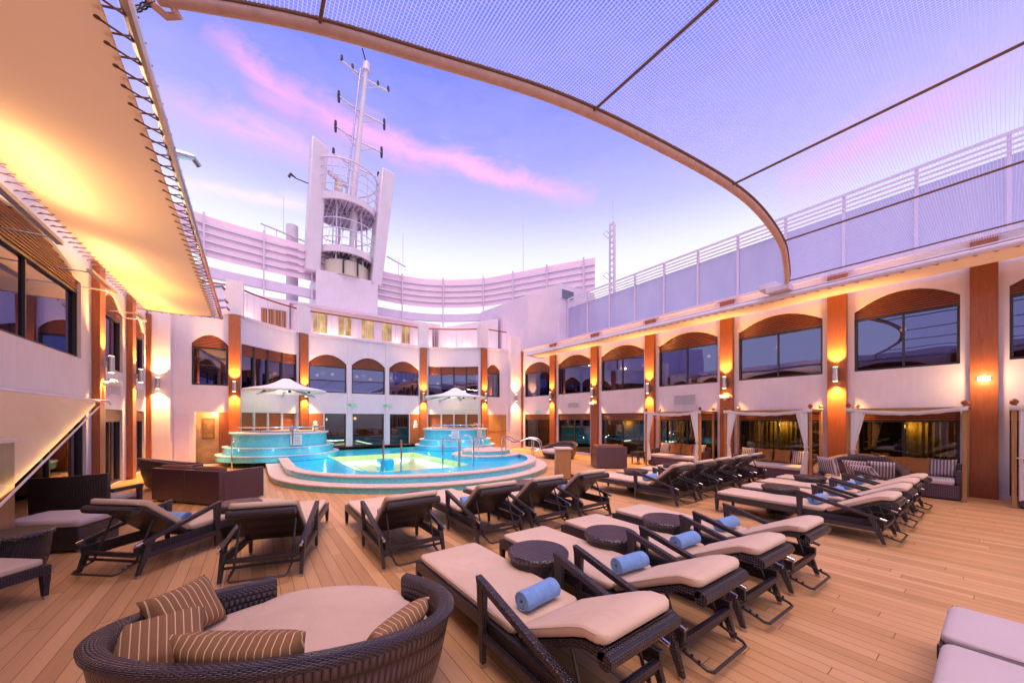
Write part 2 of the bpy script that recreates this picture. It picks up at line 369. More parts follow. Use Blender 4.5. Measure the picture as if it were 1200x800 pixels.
def obj(name, mb, mat, parent=None, bevel=0, smooth=35, off=None, subsurf=0):
    me = bpy.data.meshes.new(name)
    ox = Vector((0, 0, 0)) if off is None else Vector(off)
    me.from_pydata([Vector(v) - ox for v in mb.v], [], mb.f)
    if mb.uv:
        l = me.uv_layers.new(name='UVMap')
        for p in me.polygons:
            u = mb.uv.get(p.index)
            if u:
                for li, c in zip(p.loop_indices, u): l.data[li].uv = c
    bm = bmesh.new(); bm.from_mesh(me); bmesh.ops.recalc_face_normals(bm, faces=bm.faces); bm.to_mesh(me); bm.free()
    me.materials.append(mat)
    if smooth:
        me.polygons.foreach_set('use_smooth', [True] * len(me.polygons))
        try: me.set_sharp_from_angle(angle=R(smooth))
        except Exception: pass
    o = bpy.data.objects.new(name, me); COL.objects.link(o)
    if parent is not None: o.parent = parent
    if bevel:
        b = o.modifiers.new('bevel', 'BEVEL'); b.width = bevel; b.segments = 2; b.limit_method = 'ANGLE'; b.angle_limit = R(40)
    if subsurf:
        b = o.modifiers.new('sub', 'SUBSURF'); b.levels = subsurf; b.render_levels = subsurf
    return o
def tag(o, label, cat=None, group=None, kind=None):
    o['label'] = label
    if cat: o['category'] = cat
    if group: o['group'] = group
    if kind: o['kind'] = kind
    return o
def thing(name, label, cat, loc=(0, 0, 0), rz=0, group=None):
    o = bpy.data.objects.new(name, None); COL.objects.link(o); o.location = loc; o.rotation_euler = (0, 0, rz)
    o.empty_display_size = 0.2
    return tag(o, label, cat, group)
def copy_tree(o, parent=None):
    c = o.copy(); COL.objects.link(c)
    if parent is not None: c.parent = parent
    for ch in list(o.children): copy_tree(ch, c)
    return c
def wthing(name, label, cat, loc, group=None):
    """thing whose parts are given in world coordinates; returns (root, part function)"""
    r = thing(name, label, cat, loc, 0, group)
    def part(nm, mb, mat, parent=None, **k): return obj(nm, mb, mat, parent or r, off=loc, **k)
    return r, part

# ------------------------------------------------------------------ facade mapping
class Fac:
    """s along the wall, z up, d out of the wall towards the pool deck"""
    def __init__(s, p0, p1, bow=0.0):
        s.p0 = Vector(p0); s.p1 = Vector(p1); s.L = (s.p1 - s.p0).length; s.bow = bow
        s.t = (s.p1 - s.p0) / s.L; s.n = Vector((-s.t.y, s.t.x))
    def P(s, a, z, d=0.0):
        b = 0.0; nn = s.n
        if s.bow:
            u = a / s.L; b = -s.bow * 4 * u * (1 - u); k = -s.bow * 4 * (1 - 2 * u) / s.L
            nn = (s.n - s.t * k).normalized()
        q = s.p0 + s.t * a + s.n * b + nn * d
        return (q.x, q.y, z)
def fbox(mb, F, a0, a1, z0, z1, d0, d1, n=1):
    for i in range(n):
        s0 = a0 + (a1 - a0) * i / n; s1 = a0 + (a1 - a0) * (i + 1) / n
        mb.hexa([F.P(s0, z0, d0), F.P(s1, z0, d0), F.P(s1, z0, d1), F.P(s0, z0, d1), F.P(s0, z1, d0), F.P(s1, z1, d0), F.P(s1, z1, d1), F.P(s0, z1, d1)])
    return mb
def fquad(mb, F, a0, a1, zb, zt, d0, d1):
    """strip with sloping bottom/top: zb=(z at a0, z at a1)"""
    mb.hexa([F.P(a0, zb[0], d0), F.P(a1, zb[1], d0), F.P(a1, zb[1], d1), F.P(a0, zb[0], d1), F.P(a0, zt[0], d0), F.P(a1, zt[1], d0), F.P(a1, zt[1], d1), F.P(a0, zt[0], d1)])
ARC = 14
def arch_z(o, a):
    a0, a1, z0, z1, h = o
    if h <= 0: return z1
    u = (a - a0) / (a1 - a0) * 2 - 1
    return z1 + h * max(0.0, 1 - u * u)
def wall_mesh(F, s0, s1, top, openings, th=0.25, zb=0.0, sub=None):
    br = {s0, s1}
    for o in openings:
        br |= {o[0], o[1]}
        if o[4] > 0: br |= {o[0] + (o[1] - o[0]) * i / ARC for i in range(ARC + 1)}
    if sub: br |= {s0 + (s1 - s0) * i / sub for i in range(sub + 1)}
    br = sorted(br); mb = MB()
    cl = [br[0]]
    for b in br[1:]:
        if b - cl[-1] > 1e-4: cl.append(b)
    for a, b in zip(cl[:-1], cl[1:]):
        m = (a + b) / 2; ops = sorted([o for o in openings if o[0] < m < o[1]], key=lambda o: o[2])
        zlo = (zb, zb)
        for o in ops:
            if o[2] > zlo[0] + 1e-4: fquad(mb, F, a, b, zlo, (o[2], o[2]), -th, 0)
            zlo = (arch_z(o, a), arch_z(o, b))
        fquad(mb, F, a, b, zlo, (top, top), -th, 0)
    return mb
SILL, HEAD, SPRING, ARCHH = 3.0, 4.40, 4.58, 0.36
def arched_window(part, F, a0, a1, sill=SILL, head=HEAD, spring=SPRING, h=ARCHH, mull=1, glass='glass_up', n=1, dep=-0.10):
    """window part with frame + pane + slatted arch header as sub-parts"""
    fr = MB(); t = 0.05
    fbox(fr, F, a0, a0 + t, sill, head, dep - 0.04, dep + 0.05); fbox(fr, F, a1 - t, a1, sill, head, dep - 0.04, dep + 0.05)
    fbox(fr, F, a0 + t, a1 - t, sill, sill + t, dep - 0.04, dep + 0.05, n); fbox(fr, F, a0 + t, a1 - t, head - t, head, dep - 0.04, dep + 0.05, n)
    for i in range(1, mull):
        c = a0 + (a1 - a0) * i / mull; fbox(fr, F, c - 0.02, c + 0.02, sill + t, head - t, dep - 0.03, dep + 0.03)
    w = part('window', fr, M['frame'])
    g = MB(); fbox(g, F, a0 + t, a1 - t, sill + t, head - t, dep - 0.012, dep - 0.006, n)
    part('pane', g, M[glass], w)
    hd = MB(); o = (a0, a1, 0, spring, h)
    for i in range(ARC):
        b0 = a0 + (a1 - a0) * i / ARC; b1 = a0 + (a1 - a0) * (i + 1) / ARC
        fquad(hd, F, b0, b1, (head + 0.002, head + 0.002), (arch_z(o, b0), arch_z(o, b1)), dep - 0.05, dep + 0.02)
    z = head + 0.03
    while z < spring + h - 0.05:
        if z <= spring: u = 1.0
        else: u = math.sqrt(max(0, 1 - (z + 0.03 - spring) / h)) if h > 0 else 0
        c = (a0 + a1) / 2; hw = (a1 - a0) / 2 * u - 0.02
        if hw > 0.05: fbox(hd, F, c - hw, c + hw, z, z + 0.032, dep + 0.02, dep + 0.055, n)
        z += 0.055
    part('slatted_header', hd, M['wood_dk'], w)
    return w
def low_window(part, F, a0, a1, z0=0.04, z1=1.98, header=0.27, mull=2, glass='glass_lo', n=1, dep=-0.10, hmat='wood_dk'):
    fr = MB(); t = 0.05; zh = z1 - header
    fbox(fr, F, a0, a0 + t, z0, zh, dep - 0.04, dep + 0.05); fbox(fr, F, a1 - t, a1, z0, zh, dep - 0.04, dep + 0.05)
    fbox(fr, F, a0 + t, a1 - t, z0, z0 + t, dep - 0.04, dep + 0.05, n); fbox(fr, F, a0 + t, a1 - t, zh - t, zh, dep - 0.04, dep + 0.05, n)
    for i in range(1, mull):
        c = a0 + (a1 - a0) * i / mull; fbox(fr, F, c - 0.025, c + 0.025, z0 + t, zh - t, dep - 0.03, dep + 0.03)
    w = part('glass_door', fr, M['frame'])
    g = MB(); fbox(g, F, a0 + t, a1 - t, z0 + t, zh - t, dep - 0.012, dep - 0.006, n); part('pane', g, M[glass], w)
    if header > 0:
        h = MB(); fbox(h, F, a0, a1, zh + 0.002, z1, dep - 0.05, dep + 0.03, n)
        z = zh + 0.02
        while z < z1 - 0.05: fbox(h, F, a0 + 0.01, a1 - 0.01, z, z + 0.03, dep + 0.03, dep + 0.06, n); z += 0.055
        part('slatted_header', h, M[hmat], w)
    return w
def vent(part, F, a0, a1, z0, z1, mat='vent'):
    fr = MB(); fbox(fr, F, a0, a1, z0, z1, 0.002, 0.03)
    v = part('air_vent', fr, M['white'])
    sl = MB(); z = z0 + 0.05
    while z < z1 - 0.06: fbox(sl, F, a0 + 0.05, a1 - 0.05, z, z + 0.025, 0.03, 0.045); z += 0.04
    part('louvre', sl, M[mat], v)
def pillar(part, F, c, w=0.40, top=5.72, d=0.13, zb=0.0):
    mb = MB(); fbox(mb, F, c - w / 2, c + w / 2, zb, top, 0.002, d)
    return part('wooden_pillar', mb, M['wood'], bevel=0.006)

LAMPS = []
def wall_lamp(F, s, z, d, label, e=1.0, up=True, down=True):
    p = F.P(s, z, d + 0.13); nx, ny = (Vector(F.P(s, 0, 1)[:2]) - Vector(F.P(s, 0, 0)[:2]))
    r = thing('wall_lamp', label, 'wall lamp', (p[0], p[1], z), math.atan2(ny, nx), 'up and down wall lamps round the pool deck')
    mb = MB(); mb.revolve([(0.052, -0.19), (0.06, -0.185), (0.06, 0.185), (0.052, 0.19), (0.045, 0.15)][0:4], (0, 0), 16)
    obj('lamp_cylinder', mb, M['alu'], r)
    obj('bracket', MB().box(-0.13 + 0.003, -0.05, -0.04, 0.04, -0.06, 0.06), M['alu'], r)
    for sg in ((1,) if up else ()) + ((-1,) if down else ()):
        gl = MB(); gl.revolve([(0.048, sg * 0.192), (0.048, sg * 0.196)], (0, 0), 14); obj('lamp_lens', gl, M['lamp_glow'], r)
        L = bpy.data.lights.new('wall_lamp_light', 'SPOT'); L.energy = 330 * e; L.color = (1.0, 0.50, 0.13); L.spot_size = R(100); L.spot_blend = 0.9; L.shadow_soft_size = 0.04
        lo = bpy.data.objects.new('wall_lamp_light', L); COL.objects.link(lo); lo.parent = r
        lo.location = (0.0, 0, sg * 0.215); lo.rotation_euler = (PI if sg > 0 else 0, 0, 0)
    return r
def point(name, loc, e, c=(1, 0.62, 0.28), r=0.05, parent=None):
    L = bpy.data.lights.new(name, 'POINT'); L.energy = e; L.color = c; L.shadow_soft_size = r
    o = bpy.data.objects.new(name, L); COL.objects.link(o); o.location = loc
    return o

# ------------------------------------------------------------------ DECK
XL, XR = -2.9, 13.1
CC = (4.85, 12.2)
def outline(r, n=40, yb=19.1, ins=0.0):
    pts = [(CC[0] - r, yb)]
    pts += [(CC[0] + r * math.cos(PI + PI * i / n), CC[1] + r * math.sin(PI + PI * i / n)) for i in range(n + 1)]
    pts.append((CC[0] + r, yb)); return pts
mb = MB(); mb.add([(-8, -14, 0), (22, -14, 0), (22, 26, 0), (-8, 26, 0)], [(0, 1, 2, 3)])
tag(obj('deck', mb, M['deck'], smooth=0), 'teak planked pool deck with dark caulked seams', kind='structure')

# ------------------------------------------------------------------ RIGHT SIDE HOUSE
FR = Fac((XR, -8.0), (XR, 17.25))   # s = y + 8, normal -> -x
def sy(y): return y + 8.0
root, part = wthing('cabin_block', 'long white two-storey cabin wall with wooden pillars and arched windows behind the cabanas', 'building', (XR, 4.6, 0))
cols = [17.08, 14.23, 11.34, 8.44, 5.55, 2.72, 0.28, -2.6, -5.5]
ops = []
for i in range(len(cols) - 1):
    y1, y0 = cols[i] - 0.33, cols[i + 1] + 0.33
    ops.append((sy(y0), sy(y1), 0.03, 1.98, 0)); ops.append((sy(y0), sy(y1), SILL, SPRING, ARCHH))
part('wall', wall_mesh(FR, 0, sy(17.25), 5.74, ops), M['white'])
for i in range(len(cols) - 1):
    y1, y0 = cols[i] - 0.33, cols[i + 1] + 0.33
    arched_window(part, FR, sy(y0), sy(y1), mull=2 if i > 1 else 1)
    low_window(part, FR, sy(y0), sy(y1), mull=2)
for y in cols[:7]: pillar(part, FR, sy(y), 0.38 if y < 1 else 0.40)
mb = MB(); fbox(mb, FR, 0, sy(17.25), 5.74, 5.84, -0.25, 0.06); part('coping', mb, M['white_hi'])
mb = MB(); fbox(mb, FR, 0, sy(17.2), 0.0, 0.10, 0.001, 0.03); part('skirting', mb, M['white'])
vent(part, FR, sy(12.35), sy(13.15), 2.25, 2.60); vent(part, FR, sy(6.6), sy(7.5), 2.22, 2.66)
# interior of the cabin block
mb = MB()
mb.box(XR + 1.9, XR + 2.0, -8, 17.2, 0, 5.7); mb.box(XR + 0.3, XR + 1.9, -8, 17.2, 2.55, 2.62); mb.box(XR + 0.3, XR + 1.9, -8, 17.2, 5.0, 5.05)
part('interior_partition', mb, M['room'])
for (y0, y1) in ((15.6, 16.6), (14.7, 15.3), (9.3, 10.2), (6.0, 6.5), (7.4, 8.0), (3.2, 5.1), (0.7, 1.5), (-2.0, -0.2)):
    mb = MB(); k = int((y1 - y0) / 0.06) + 2
    for j in range(k):
        ya = y0 + (y1 - y0) * j / k; yb = y0 + (y1 - y0) * (j + 1) / k; dx = 0.05 * (j % 2)
        mb.hexa([(XR + 0.45 + dx, ya, .6), (XR + 0.5 - dx, yb, .6), (XR + 0.52 - dx, yb, .6), (XR + 0.47 + dx, ya, .6), (XR + 0.45 + dx, ya, 1.8), (XR + 0.5 - dx, yb, 1.8), (XR + 0.52 - dx, yb, 1.8), (XR + 0.47 + dx, ya, 1.8)])
    part('drape', mb, M['curtain_y'])
for y in (15.6, 12.8, 9.8, 7.0, 4.1, 1.4, -1.2): point('interior_lamp', (XR + 0.28, y, 1.55), 4.5, (1, 0.7, 0.25))
for y in (15.2, 12.4, 9.4, 6.6, 4.4, 1.6):
    pl_ = part('added_pendant_lamp', MB().revolve([(0.02, 4.16), (0.055, 4.13), (0.06, 4.08), (0.02, 4.04)], (XR + 0.9, y), 12), M['added_pendant'])  # added behind the upper panes to put warm spots in them
for y in (15.6, 12.8, 4.1): point('interior_lamp', (XR + 1.0, y, 4.6), 8, (1, 0.6, 0.25))

lab_r = ['steel wall lamp on the wooden pillar at the far corner beside the tall white pilaster',
         'steel wall lamp on the pillar just right of the doorway with the exit sign', 'steel wall lamp on the pillar behind the round wicker sofa, between plain glass doors',
         'steel wall lamp on the wooden pillar at the far end of the farthest cabana', 'steel wall lamp on the wooden pillar between the two far cabanas',
         'steel wall lamp on the wooden pillar between the middle and the near cabana', 'glaring lamp with burnt-out glow on the wide pillar nearest the right edge']
for y, lb, e in zip(cols[:7], lab_r, (0.9, 0.9, 1, 1, 1, 1, 0.9)):
    if y > 0.5: wall_lamp(FR, sy(y), 2.95, 0.13, lb, e)
# glaring globe lamp on nearest pillar
p = FR.P(sy(0.28), 2.62, 0.13)
r = thing('wall_lamp', lab_r[6], 'wall lamp', p, 0)
obj('lamp_plate', MB().box(-0.02, -0.003, -0.09, 0.09, -0.05, 0.05), M['alu'], r)
obj('lamp_lens', MB().revolve([(0.02, -0.05), (0.075, -0.03), (0.085, 0), (0.075, 0.03), (0.02, 0.05)], (-0.09, 0), 16), M['lamp_glow'], r)
point('wall_lamp_light', (p[0] - 0.30, p[1], p[2]), 16, (1, 0.6, 0.25), 0.06)
for y, z in ((11.34, 2.45), (5.55, 2.47)):
    p = FR.P(sy(y), z, 0.13)
    b = MB().box(-0.14, -0.002, -0.15, 0.15, -0.05, 0.04).box(-0.10, -0.002, -0.04, 0.04, -0.10, -0.052)
    o = obj('wall_speaker', b, M['sign_w'], bevel=0.01); o.location = p
    tag(o, 'white box speaker below the lamp on the pillar ' + ('between the two far cabanas' if y < 6 else 'two pillars right of the lit doorway'), 'speaker', 'white box speakers on the pillars')

def exit_sign(F, s, z, label, arrow=1):
    p = F.P(s, z, 0.003); nx, ny = (Vector(F.P(s, 0, 1)[:2]) - Vector(F.P(s, 0, 0)[:2]))
    r = thing('exit_sign', label, 'sign', p, math.atan2(ny, nx), 'green lit signs above the doors')
    obj('sign_panel', MB().box(0, 0.04, -0.22, 0.22, -0.07, 0.07), M['exit'], r)
    # running figure and arrow pictogram
    g = MB()
    g.box(0.041, 0.044, 0.10 * arrow - 0.05, 0.10 * arrow + 0.05, -0.008, 0.008)
    for k in range(4): g.box(0.041, 0.044, (0.15 - 0.012 * k) * arrow - 0.007, (0.15 - 0.012 * k) * arrow + 0.007, -0.012 * k - 0.006, 0.012 * k + 0.006)
    g.box(0.041, 0.044, -0.10, -0.07, 0.022, 0.048)
    g.add([(0.043, -0.12, -0.05), (0.043, -0.10, -0.05), (0.043, -0.06, 0.018), (0.043, -0.09, 0.02), (0.043, -0.05, -0.05), (0.043, -0.035, -0.045), (0.043, -0.075, 0.0), (0.043, -0.03, 0.01), (0.043, -0.03, 0.0)], [(0, 1, 2, 3), (4, 5, 2, 6), (2, 6, 8, 7)])
    obj('pictogram', g, M['sign_ink'], r, smooth=0)
    return r
exit_sign(FR, sy(15.5), 2.14, 'green exit sign above the lit doorway in the right cabin wall')

# upper windscreen on the right
XS = 14.2
root, part = wthing('windscreen', 'tall translucent deck windscreen with white posts and four top rails along the upper right deck', 'windscreen', (XS, 6, 5.74))
mb = MB(); mb.box(13.36, 15.2, -8, 14.3, 5.55, 5.735); mb.box(14.05, 14.35, -8, 14.3, 5.735, 6.1); part('plinth', mb, M['white_hi'])
ys = [14.25 - 1.43 * i for i in range(16)]
for y in ys: part('post', MB().box(XS - 0.045, XS + 0.045, y - 0.035, y + 0.035, 6.1, 8.36), M['white_hi'])
for a, b in zip(ys[:-1], ys[1:]): part('panel', MB().box(XS + 0.0, XS + 0.02, b + 0.036, a - 0.036, 6.104, 7.84), M['panel'])
for k, z in enumerate((7.88, 8.01, 8.14, 8.28)):
    part('rail', MB().box(XS - 0.07, XS - 0.046, ys[-1], ys[0], z, z + (0.05 if k < 3 else 0.08)), M['white_hi'])

# white house end behind the windscreen with a blue louvre vent
root, part = wthing('upper_deck_house', 'white deckhouse end with a blue louvred vent beyond the far end of the windscreen', 'building', (14.6, 17, 5.74))
mb = MB(); mb.hexa([(13.62, 14.36, 5.86), (16.5, 14.36, 5.86), (16.5, 22, 5.86), (13.2, 22, 5.86), (13.62, 14.36, 9.15), (16.5, 14.36, 9.15), (16.5, 22, 9.3), (13.2, 22, 9.3)])
part('wall', mb, M['white_hi'])
vent(part, Fac((14.9, 14.355), (13.62, 14.355)), 0.15, 1.15, 8.30, 8.92, 'vent_dk')

# ------------------------------------------------------------------ LEFT SIDE HOUSE
FL = Fac((XL, 17.5), (XL, -8.0))      # s = 17.5 - y, normal -> +x
def ly(y): return 17.5 - y
root, part = wthing('cabin_block', 'white cabin wall along the left with a big arched window under the laced fabric awning', 'building', (XL, 8, 0))
lops = [(ly(16.9), ly(15.4), 0.03, 1.98, 0), (ly(16.9), ly(15.5), SILL, SPRING, ARCHH), (ly(14.4), ly(12.75), 0.03, 1.98, 0), (ly(14.4), ly(12.75), SILL, SPRING, ARCHH),
        (ly(11.7), ly(7.2), 0.03, 1.98, 0), (ly(11.4), ly(7.3), SILL, SPRING, ARCHH + 0.04), (ly(5.9), ly(2.2), 0.03, 1.98, 0), (ly(5.9), ly(2.2), SILL, SPRING, ARCHH), (ly(0.8), ly(-3), SILL, SPRING, ARCHH)]
part('wall', wall_mesh(FL, 0, 25.5, 5.4, lops), M['white'])
for o in lops:
    if o[4] > 0: arched_window(part, FL, o[0], o[1], mull=2 if o[1] - o[0] > 2 else 1, h=o[4])
    else: low_window(part, FL, o[0], o[1], mull=3 if o[1] - o[0] > 2 else 2)
for y in (17.25, 14.95, 12.2, 6.6, 1.5): pillar(part, FL, ly(y), 0.38, 5.3)
for y in (13.1, 15.7): vent(part, FL, ly(y + 0.95), ly(y + 0.05), 2.32, 2.75)
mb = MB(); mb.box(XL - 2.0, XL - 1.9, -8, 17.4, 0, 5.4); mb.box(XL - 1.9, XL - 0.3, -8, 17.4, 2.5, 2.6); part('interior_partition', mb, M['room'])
mb = MB(); mb.box(XL - 6, XL, -8, 17.4, 5.4, 5.5); part('roof', mb, M['white_hi'])
for y in (16, 13.6, 9.5, 4): point('interior_lamp', (XL - 1.0, y, 2.2), 40, (1, 0.6, 0.25))
for y, lb in ((14.95, 'steel wall lamp on the second wooden pillar of the left wall, beside the lit door'),
              (12.2, 'steel wall lamp on the nearest wooden pillar of the left wall, above the folded awning'),
              (9.55, None), (6.6, None), (1.5, None)):
    if lb: wall_lamp(FL, ly(y), 3.0, 0.13, lb, 1.3)
for y, ln_h, e, lb in ((13.6, 0.9, 10, 'thin wash light bar under the awning beyond the nearest left pillar'), (10.6, 1.5, 21, 'thin wash light bar above the far half of the big left window'), (7.6, 2.0, 30, 'thin wash light bar above the near half of the big left window')):
    p = (XL + 0.50, y, 4.50)
    r = thing('wash_light', lb, 'light bar', p, 0, 'wash lights under the left awning')
    obj('housing', MB().box(-0.04, 0.04, -ln_h / 2, ln_h / 2, -0.07, -0.01), M['alu'], r, bevel=0.005)
    for q in (-0.4, 0.4): obj('bracket', MB().tube([(-0.497, q * ln_h, -0.04), (-0.045, q * ln_h, -0.04)], 0.012, 6), M['alu'], r)
    L = bpy.data.lights.new('wash_light_lamp', 'AREA'); L.shape = 'RECTANGLE'; L.size = 0.05; L.size_y = ln_h; L.energy = e; L.color = (1.0, 0.64, 0.28)
    lo = bpy.data.objects.new('wash_light_lamp', L); COL.objects.link(lo); lo.parent = r; lo.location = (0, 0, 0.0); lo.rotation_euler = (PI, R(24), 0)
p = FL.P(ly(12.2), 2.56, 0.13)
b = MB().box(0.002, 0.10, -0.03, 0.03, -0.05, 0.03).box(0.10, 0.30, -0.11, 0.11, -0.05, 0.05).box(0.13, 0.22, -0.07, 0.07, 0.052, 0.09)
o = obj('wall_speaker', b, M['sign_w'], bevel=0.012); o.location = p
tag(o, 'white projecting box below the lamp on the nearest left wooden pillar', 'speaker')

# ------------------------------------------------------------------ FAR HORSESHOE HOUSE
fx = lambda x: x
A0, A1, A2, A3, A4, A5 = (XR, 17.25), (10.55, 17.3), (7.8, 19.25), (1.95, 19.3), (-0.5, 17.35), (XL, 17.5)
root, part = wthing('horseshoe_house', 'pink-white curved end house with two concave bays and three arched middle windows behind the pool', 'building', (5.1, 19, 0))
F_r = Fac(A0, A1); F_br = Fac(A1, A2, 0.22); F_m = Fac(A2, A3); F_bl = Fac(A3, A4, 0.22); F_l = Fac(A4, A5)
TOPZ = 5.68
# middle: s = 7.8 - x
mx_ = lambda x: 7.8 - x
mid = [(5.92, 7.55), (4.06, 5.7), (2.18, 3.82)]
mops = [(mx_(b), mx_(a), SILL, 4.42, 0.42) for a, b in mid]
dops = [(mx_(7.0), mx_(5.95), 0.34, 1.98, 0), (mx_(5.65), mx_(4.1), 0.34, 1.98, 0), (mx_(3.8), mx_(2.85), 0.34, 1.98, 0)]
part('wall', wall_mesh(F_m, 0, F_m.L, TOPZ, mops + dops), M['white'])
for o in mops: arched_window(part, F_m, o[0], o[1], spring=4.42, head=4.28, h=0.42)
for o in dops: low_window(part, F_m, o[0], o[1], z0=0.345, header=0, mull=1, glass='glass_lo')
for (x0, x1) in ((7.05, 7.62), (2.1, 2.78)):
    mb = MB(); fbox(mb, F_m, mx_(x1), mx_(x0), 0.345, 1.98, 0.002, 0.03); w = part('wood_panel', mb, M['wood'])
    g = MB(); c = mx_((x0 + x1) / 2)
    if True:   # white emblem: stylised head over waves
        g.add([F_m.P(c + 0.09 * math.cos(t), 1.56 + 0.09 * math.sin(t), 0.034) for t in [2 * PI * k / 14 for k in range(14)]], [tuple(range(14))])
        for k in range(3):
            z = 1.42 - 0.085 * k
            fbox(g, F_m, c - 0.12, c + 0.10 - 0.03 * (k % 2), z, z + 0.05, 0.031, 0.035)
        fbox(g, F_m, c + 0.05, c + 0.12, 1.20, 1.40, 0.031, 0.036)
    part('emblem', g, M['sign_w'], w, smooth=0)
# concave bays
for F in (F_br, F_bl):
    L = F.L; m0, m1 = 0.28, L - 0.28
    part('wall', wall_mesh(F, 0, L, TOPZ, [(m0, m1, SILL - 0.1, 4.68, 0), (m0, m1, 1.25, 1.98, 0)], sub=16), M['white'])
    n = 4
    for i in range(n):
        a = m0 + (m1 - m0) * i / n; b = m0 + (m1 - m0) * (i + 1) / n
        fr = MB(); t = 0.035
        fbox(fr, F, a, a + t, SILL - 0.1, 4.68, -0.16, -0.05); fbox(fr, F, b - t, b, SILL - 0.1, 4.68, -0.16, -0.05)
        fbox(fr, F, a + t, b - t, SILL - 0.1, SILL - 0.05, -0.16, -0.05, 3); w = part('window', fr, M['frame'])
        g = MB(); fbox(g, F, a + t, b - t, SILL - 0.05, 4.22, -0.115, -0.108); part('pane', g, M['glass_up'], w)
        h = MB(); fbox(h, F, a + t, b - t, 4.222, 4.676, -0.15, -0.08, 3)
        z = 4.25
        while z < 4.64: fbox(h, F, a + t + 0.01, b - t - 0.01, z, z + 0.03, -0.08, -0.055, 3); z += 0.055
        part('slatted_header', h, M['wood_dk'], w)
        lo = MB(); fbox(lo, F, a + 0.05, b - 0.05, 1.252, 1.978, -0.14, -0.10, 3); fbox(lo, F, a + 0.06, b - 0.06, 1.6, 1.63, -0.10, -0.085, 3); part('wood_panel', lo, M['wood'])
        if i: 
            po = MB(); fbox(po, F, a - 0.04, a + 0.04, 1.252, 1.978, -0.13, -0.03); part('post', po, M['white'])
# straight end pieces
sr = lambda x: XR - x
part('wall', wall_mesh(F_r, 0, F_r.L, TOPZ, [(sr(11.68), sr(10.80), SILL - 0.03, 4.5, 0.33)]), M['white'])
arched_window(part, F_r, sr(11.68), sr(10.80), sill=SILL - 0.03, head=4.34, spring=4.5, h=0.33)
mb = MB(); fbox(mb, F_r, sr(12.1), sr(10.85), 0.02, 1.96, 0.002, 0.03); w = part('wood_panel', mb, M['wood_lt'])
mb = MB(); fbox(mb, F_r, sr(12.1), sr(10.85), 0.98, 1.02, 0.031, 0.04); part('panel_seam', mb, M['wood'], w)
# tall pilasters in the corners
for F, a, b in ((F_r, 0.12, 0.86), (F_l, F_l.L - 0.62, F_l.L - 0.05)):
    mb = MB(); fbox(mb, F, a, b, 0, 6.55, 0.002, 0.30); part('pilaster', mb, M['white'], bevel=0.01)
sl = lambda x: -0.5 - x
part('wall', wall_mesh(F_l, 0, F_l.L, TOPZ, [(sl(-0.72), sl(-1.78), SILL - 0.02, 4.5, 0.36), (sl(-0.70), sl(-1.70), 0.02, 1.98, 0)]), M['white'])
arched_window(part, F_l, sl(-0.74), sl(-1.78), sill=SILL - 0.02, head=4.38, spring=4.5, h=0.36)
mb = MB(); fbox(mb, F_l, sl(-1.82), sl(-2.25), 0.02, 1.92, 0.002, 0.03); part('door', mb, M['white_hi'], bevel=0.004)
mb = MB(); mb.box(-1.72, -0.62, 18.3, 18.4, 0.01, 2.1); mb.box(-1.80, -1.72, 17.61, 18.3, 0.01, 2.1); mb.box(-0.62, -0.55, 17.61, 18.3, 0.01, 2.1); mb.box(-1.8, -0.55, 17.61, 18.4, 2.1, 2.16)
part('doorway_recess', mb, M['marble'])
mb = MB(); mb.box(-1.55, -1.18, 18.26, 18.298, 0.95, 1.75); pw = part('picture_frame', mb, M['wood']); mb = MB(); mb.box(-1.51, -1.22, 18.25, 18.259, 1.0, 1.70); part('picture', mb, M['bronze'], pw)
mb = MB(); mb.box(-1.05, -0.66, 18.20, 18.298, 0.02, 2.05); part('wood_panel', mb, M['wood'])
point('doorway_lamp', (-1.2, 17.95, 1.9), 14, (1, 0.66, 0.32))
# wooden pillars of the horseshoe
for F, c in ((F_r, F_r.L - 0.02), (F_br, F_br.L - 0.02), (F_bl, 0.02), (F_l, 0.02)):
    pillar(part, F, c, 0.36, 5.66, 0.14)
    mb = MB(); fbox(mb, F, c - 0.27, c + 0.27, TOPZ + 0.02, 7.0, -0.25, 0.12); part('pier', mb, M['white'], bevel=0.01)
for x in (5.81, 3.94):
    mb = MB(); fbox(mb, F_m, mx_(x) - 0.08, mx_(x) + 0.08, 0.345, TOPZ, 0.002, 0.03); part('wall_strip', mb, M['white'])
# coping and balcony rails
for F, n in ((F_r, 1), (F_br, 14), (F_m, 1), (F_bl, 14), (F_l, 1)):
    mb = MB(); fbox(mb, F, 0, F.L, TOPZ, TOPZ + 0.10, -0.25, 0.05, n); part('coping', mb, M['white_hi'])
    a0, a1 = (0.95, F.L - 0.29) if F is F_r else (0.29, F.L - 0.29)
    k = max(3, int((a1 - a0) / 0.9))
    rl = part('balcony_rail', MB().tube([F.P(a0 + (a1 - a0) * i / 20, 6.82, -0.05) for i in range(21)], 0.038, 8), M['wood_dk'])
    bars = MB()
    m = max(2, int((a1 - a0) / 0.30))
    for i in range(m + 1):
        q = F.P(a0 + (a1 - a0) * i / m, 0, -0.05); bars.tube([(q[0], q[1], TOPZ + 0.10), (q[0], q[1], 6.80)], 0.008 if i % 4 else 0.016, 6)
    part('rail_lattice', bars, M['white_hi'], rl)
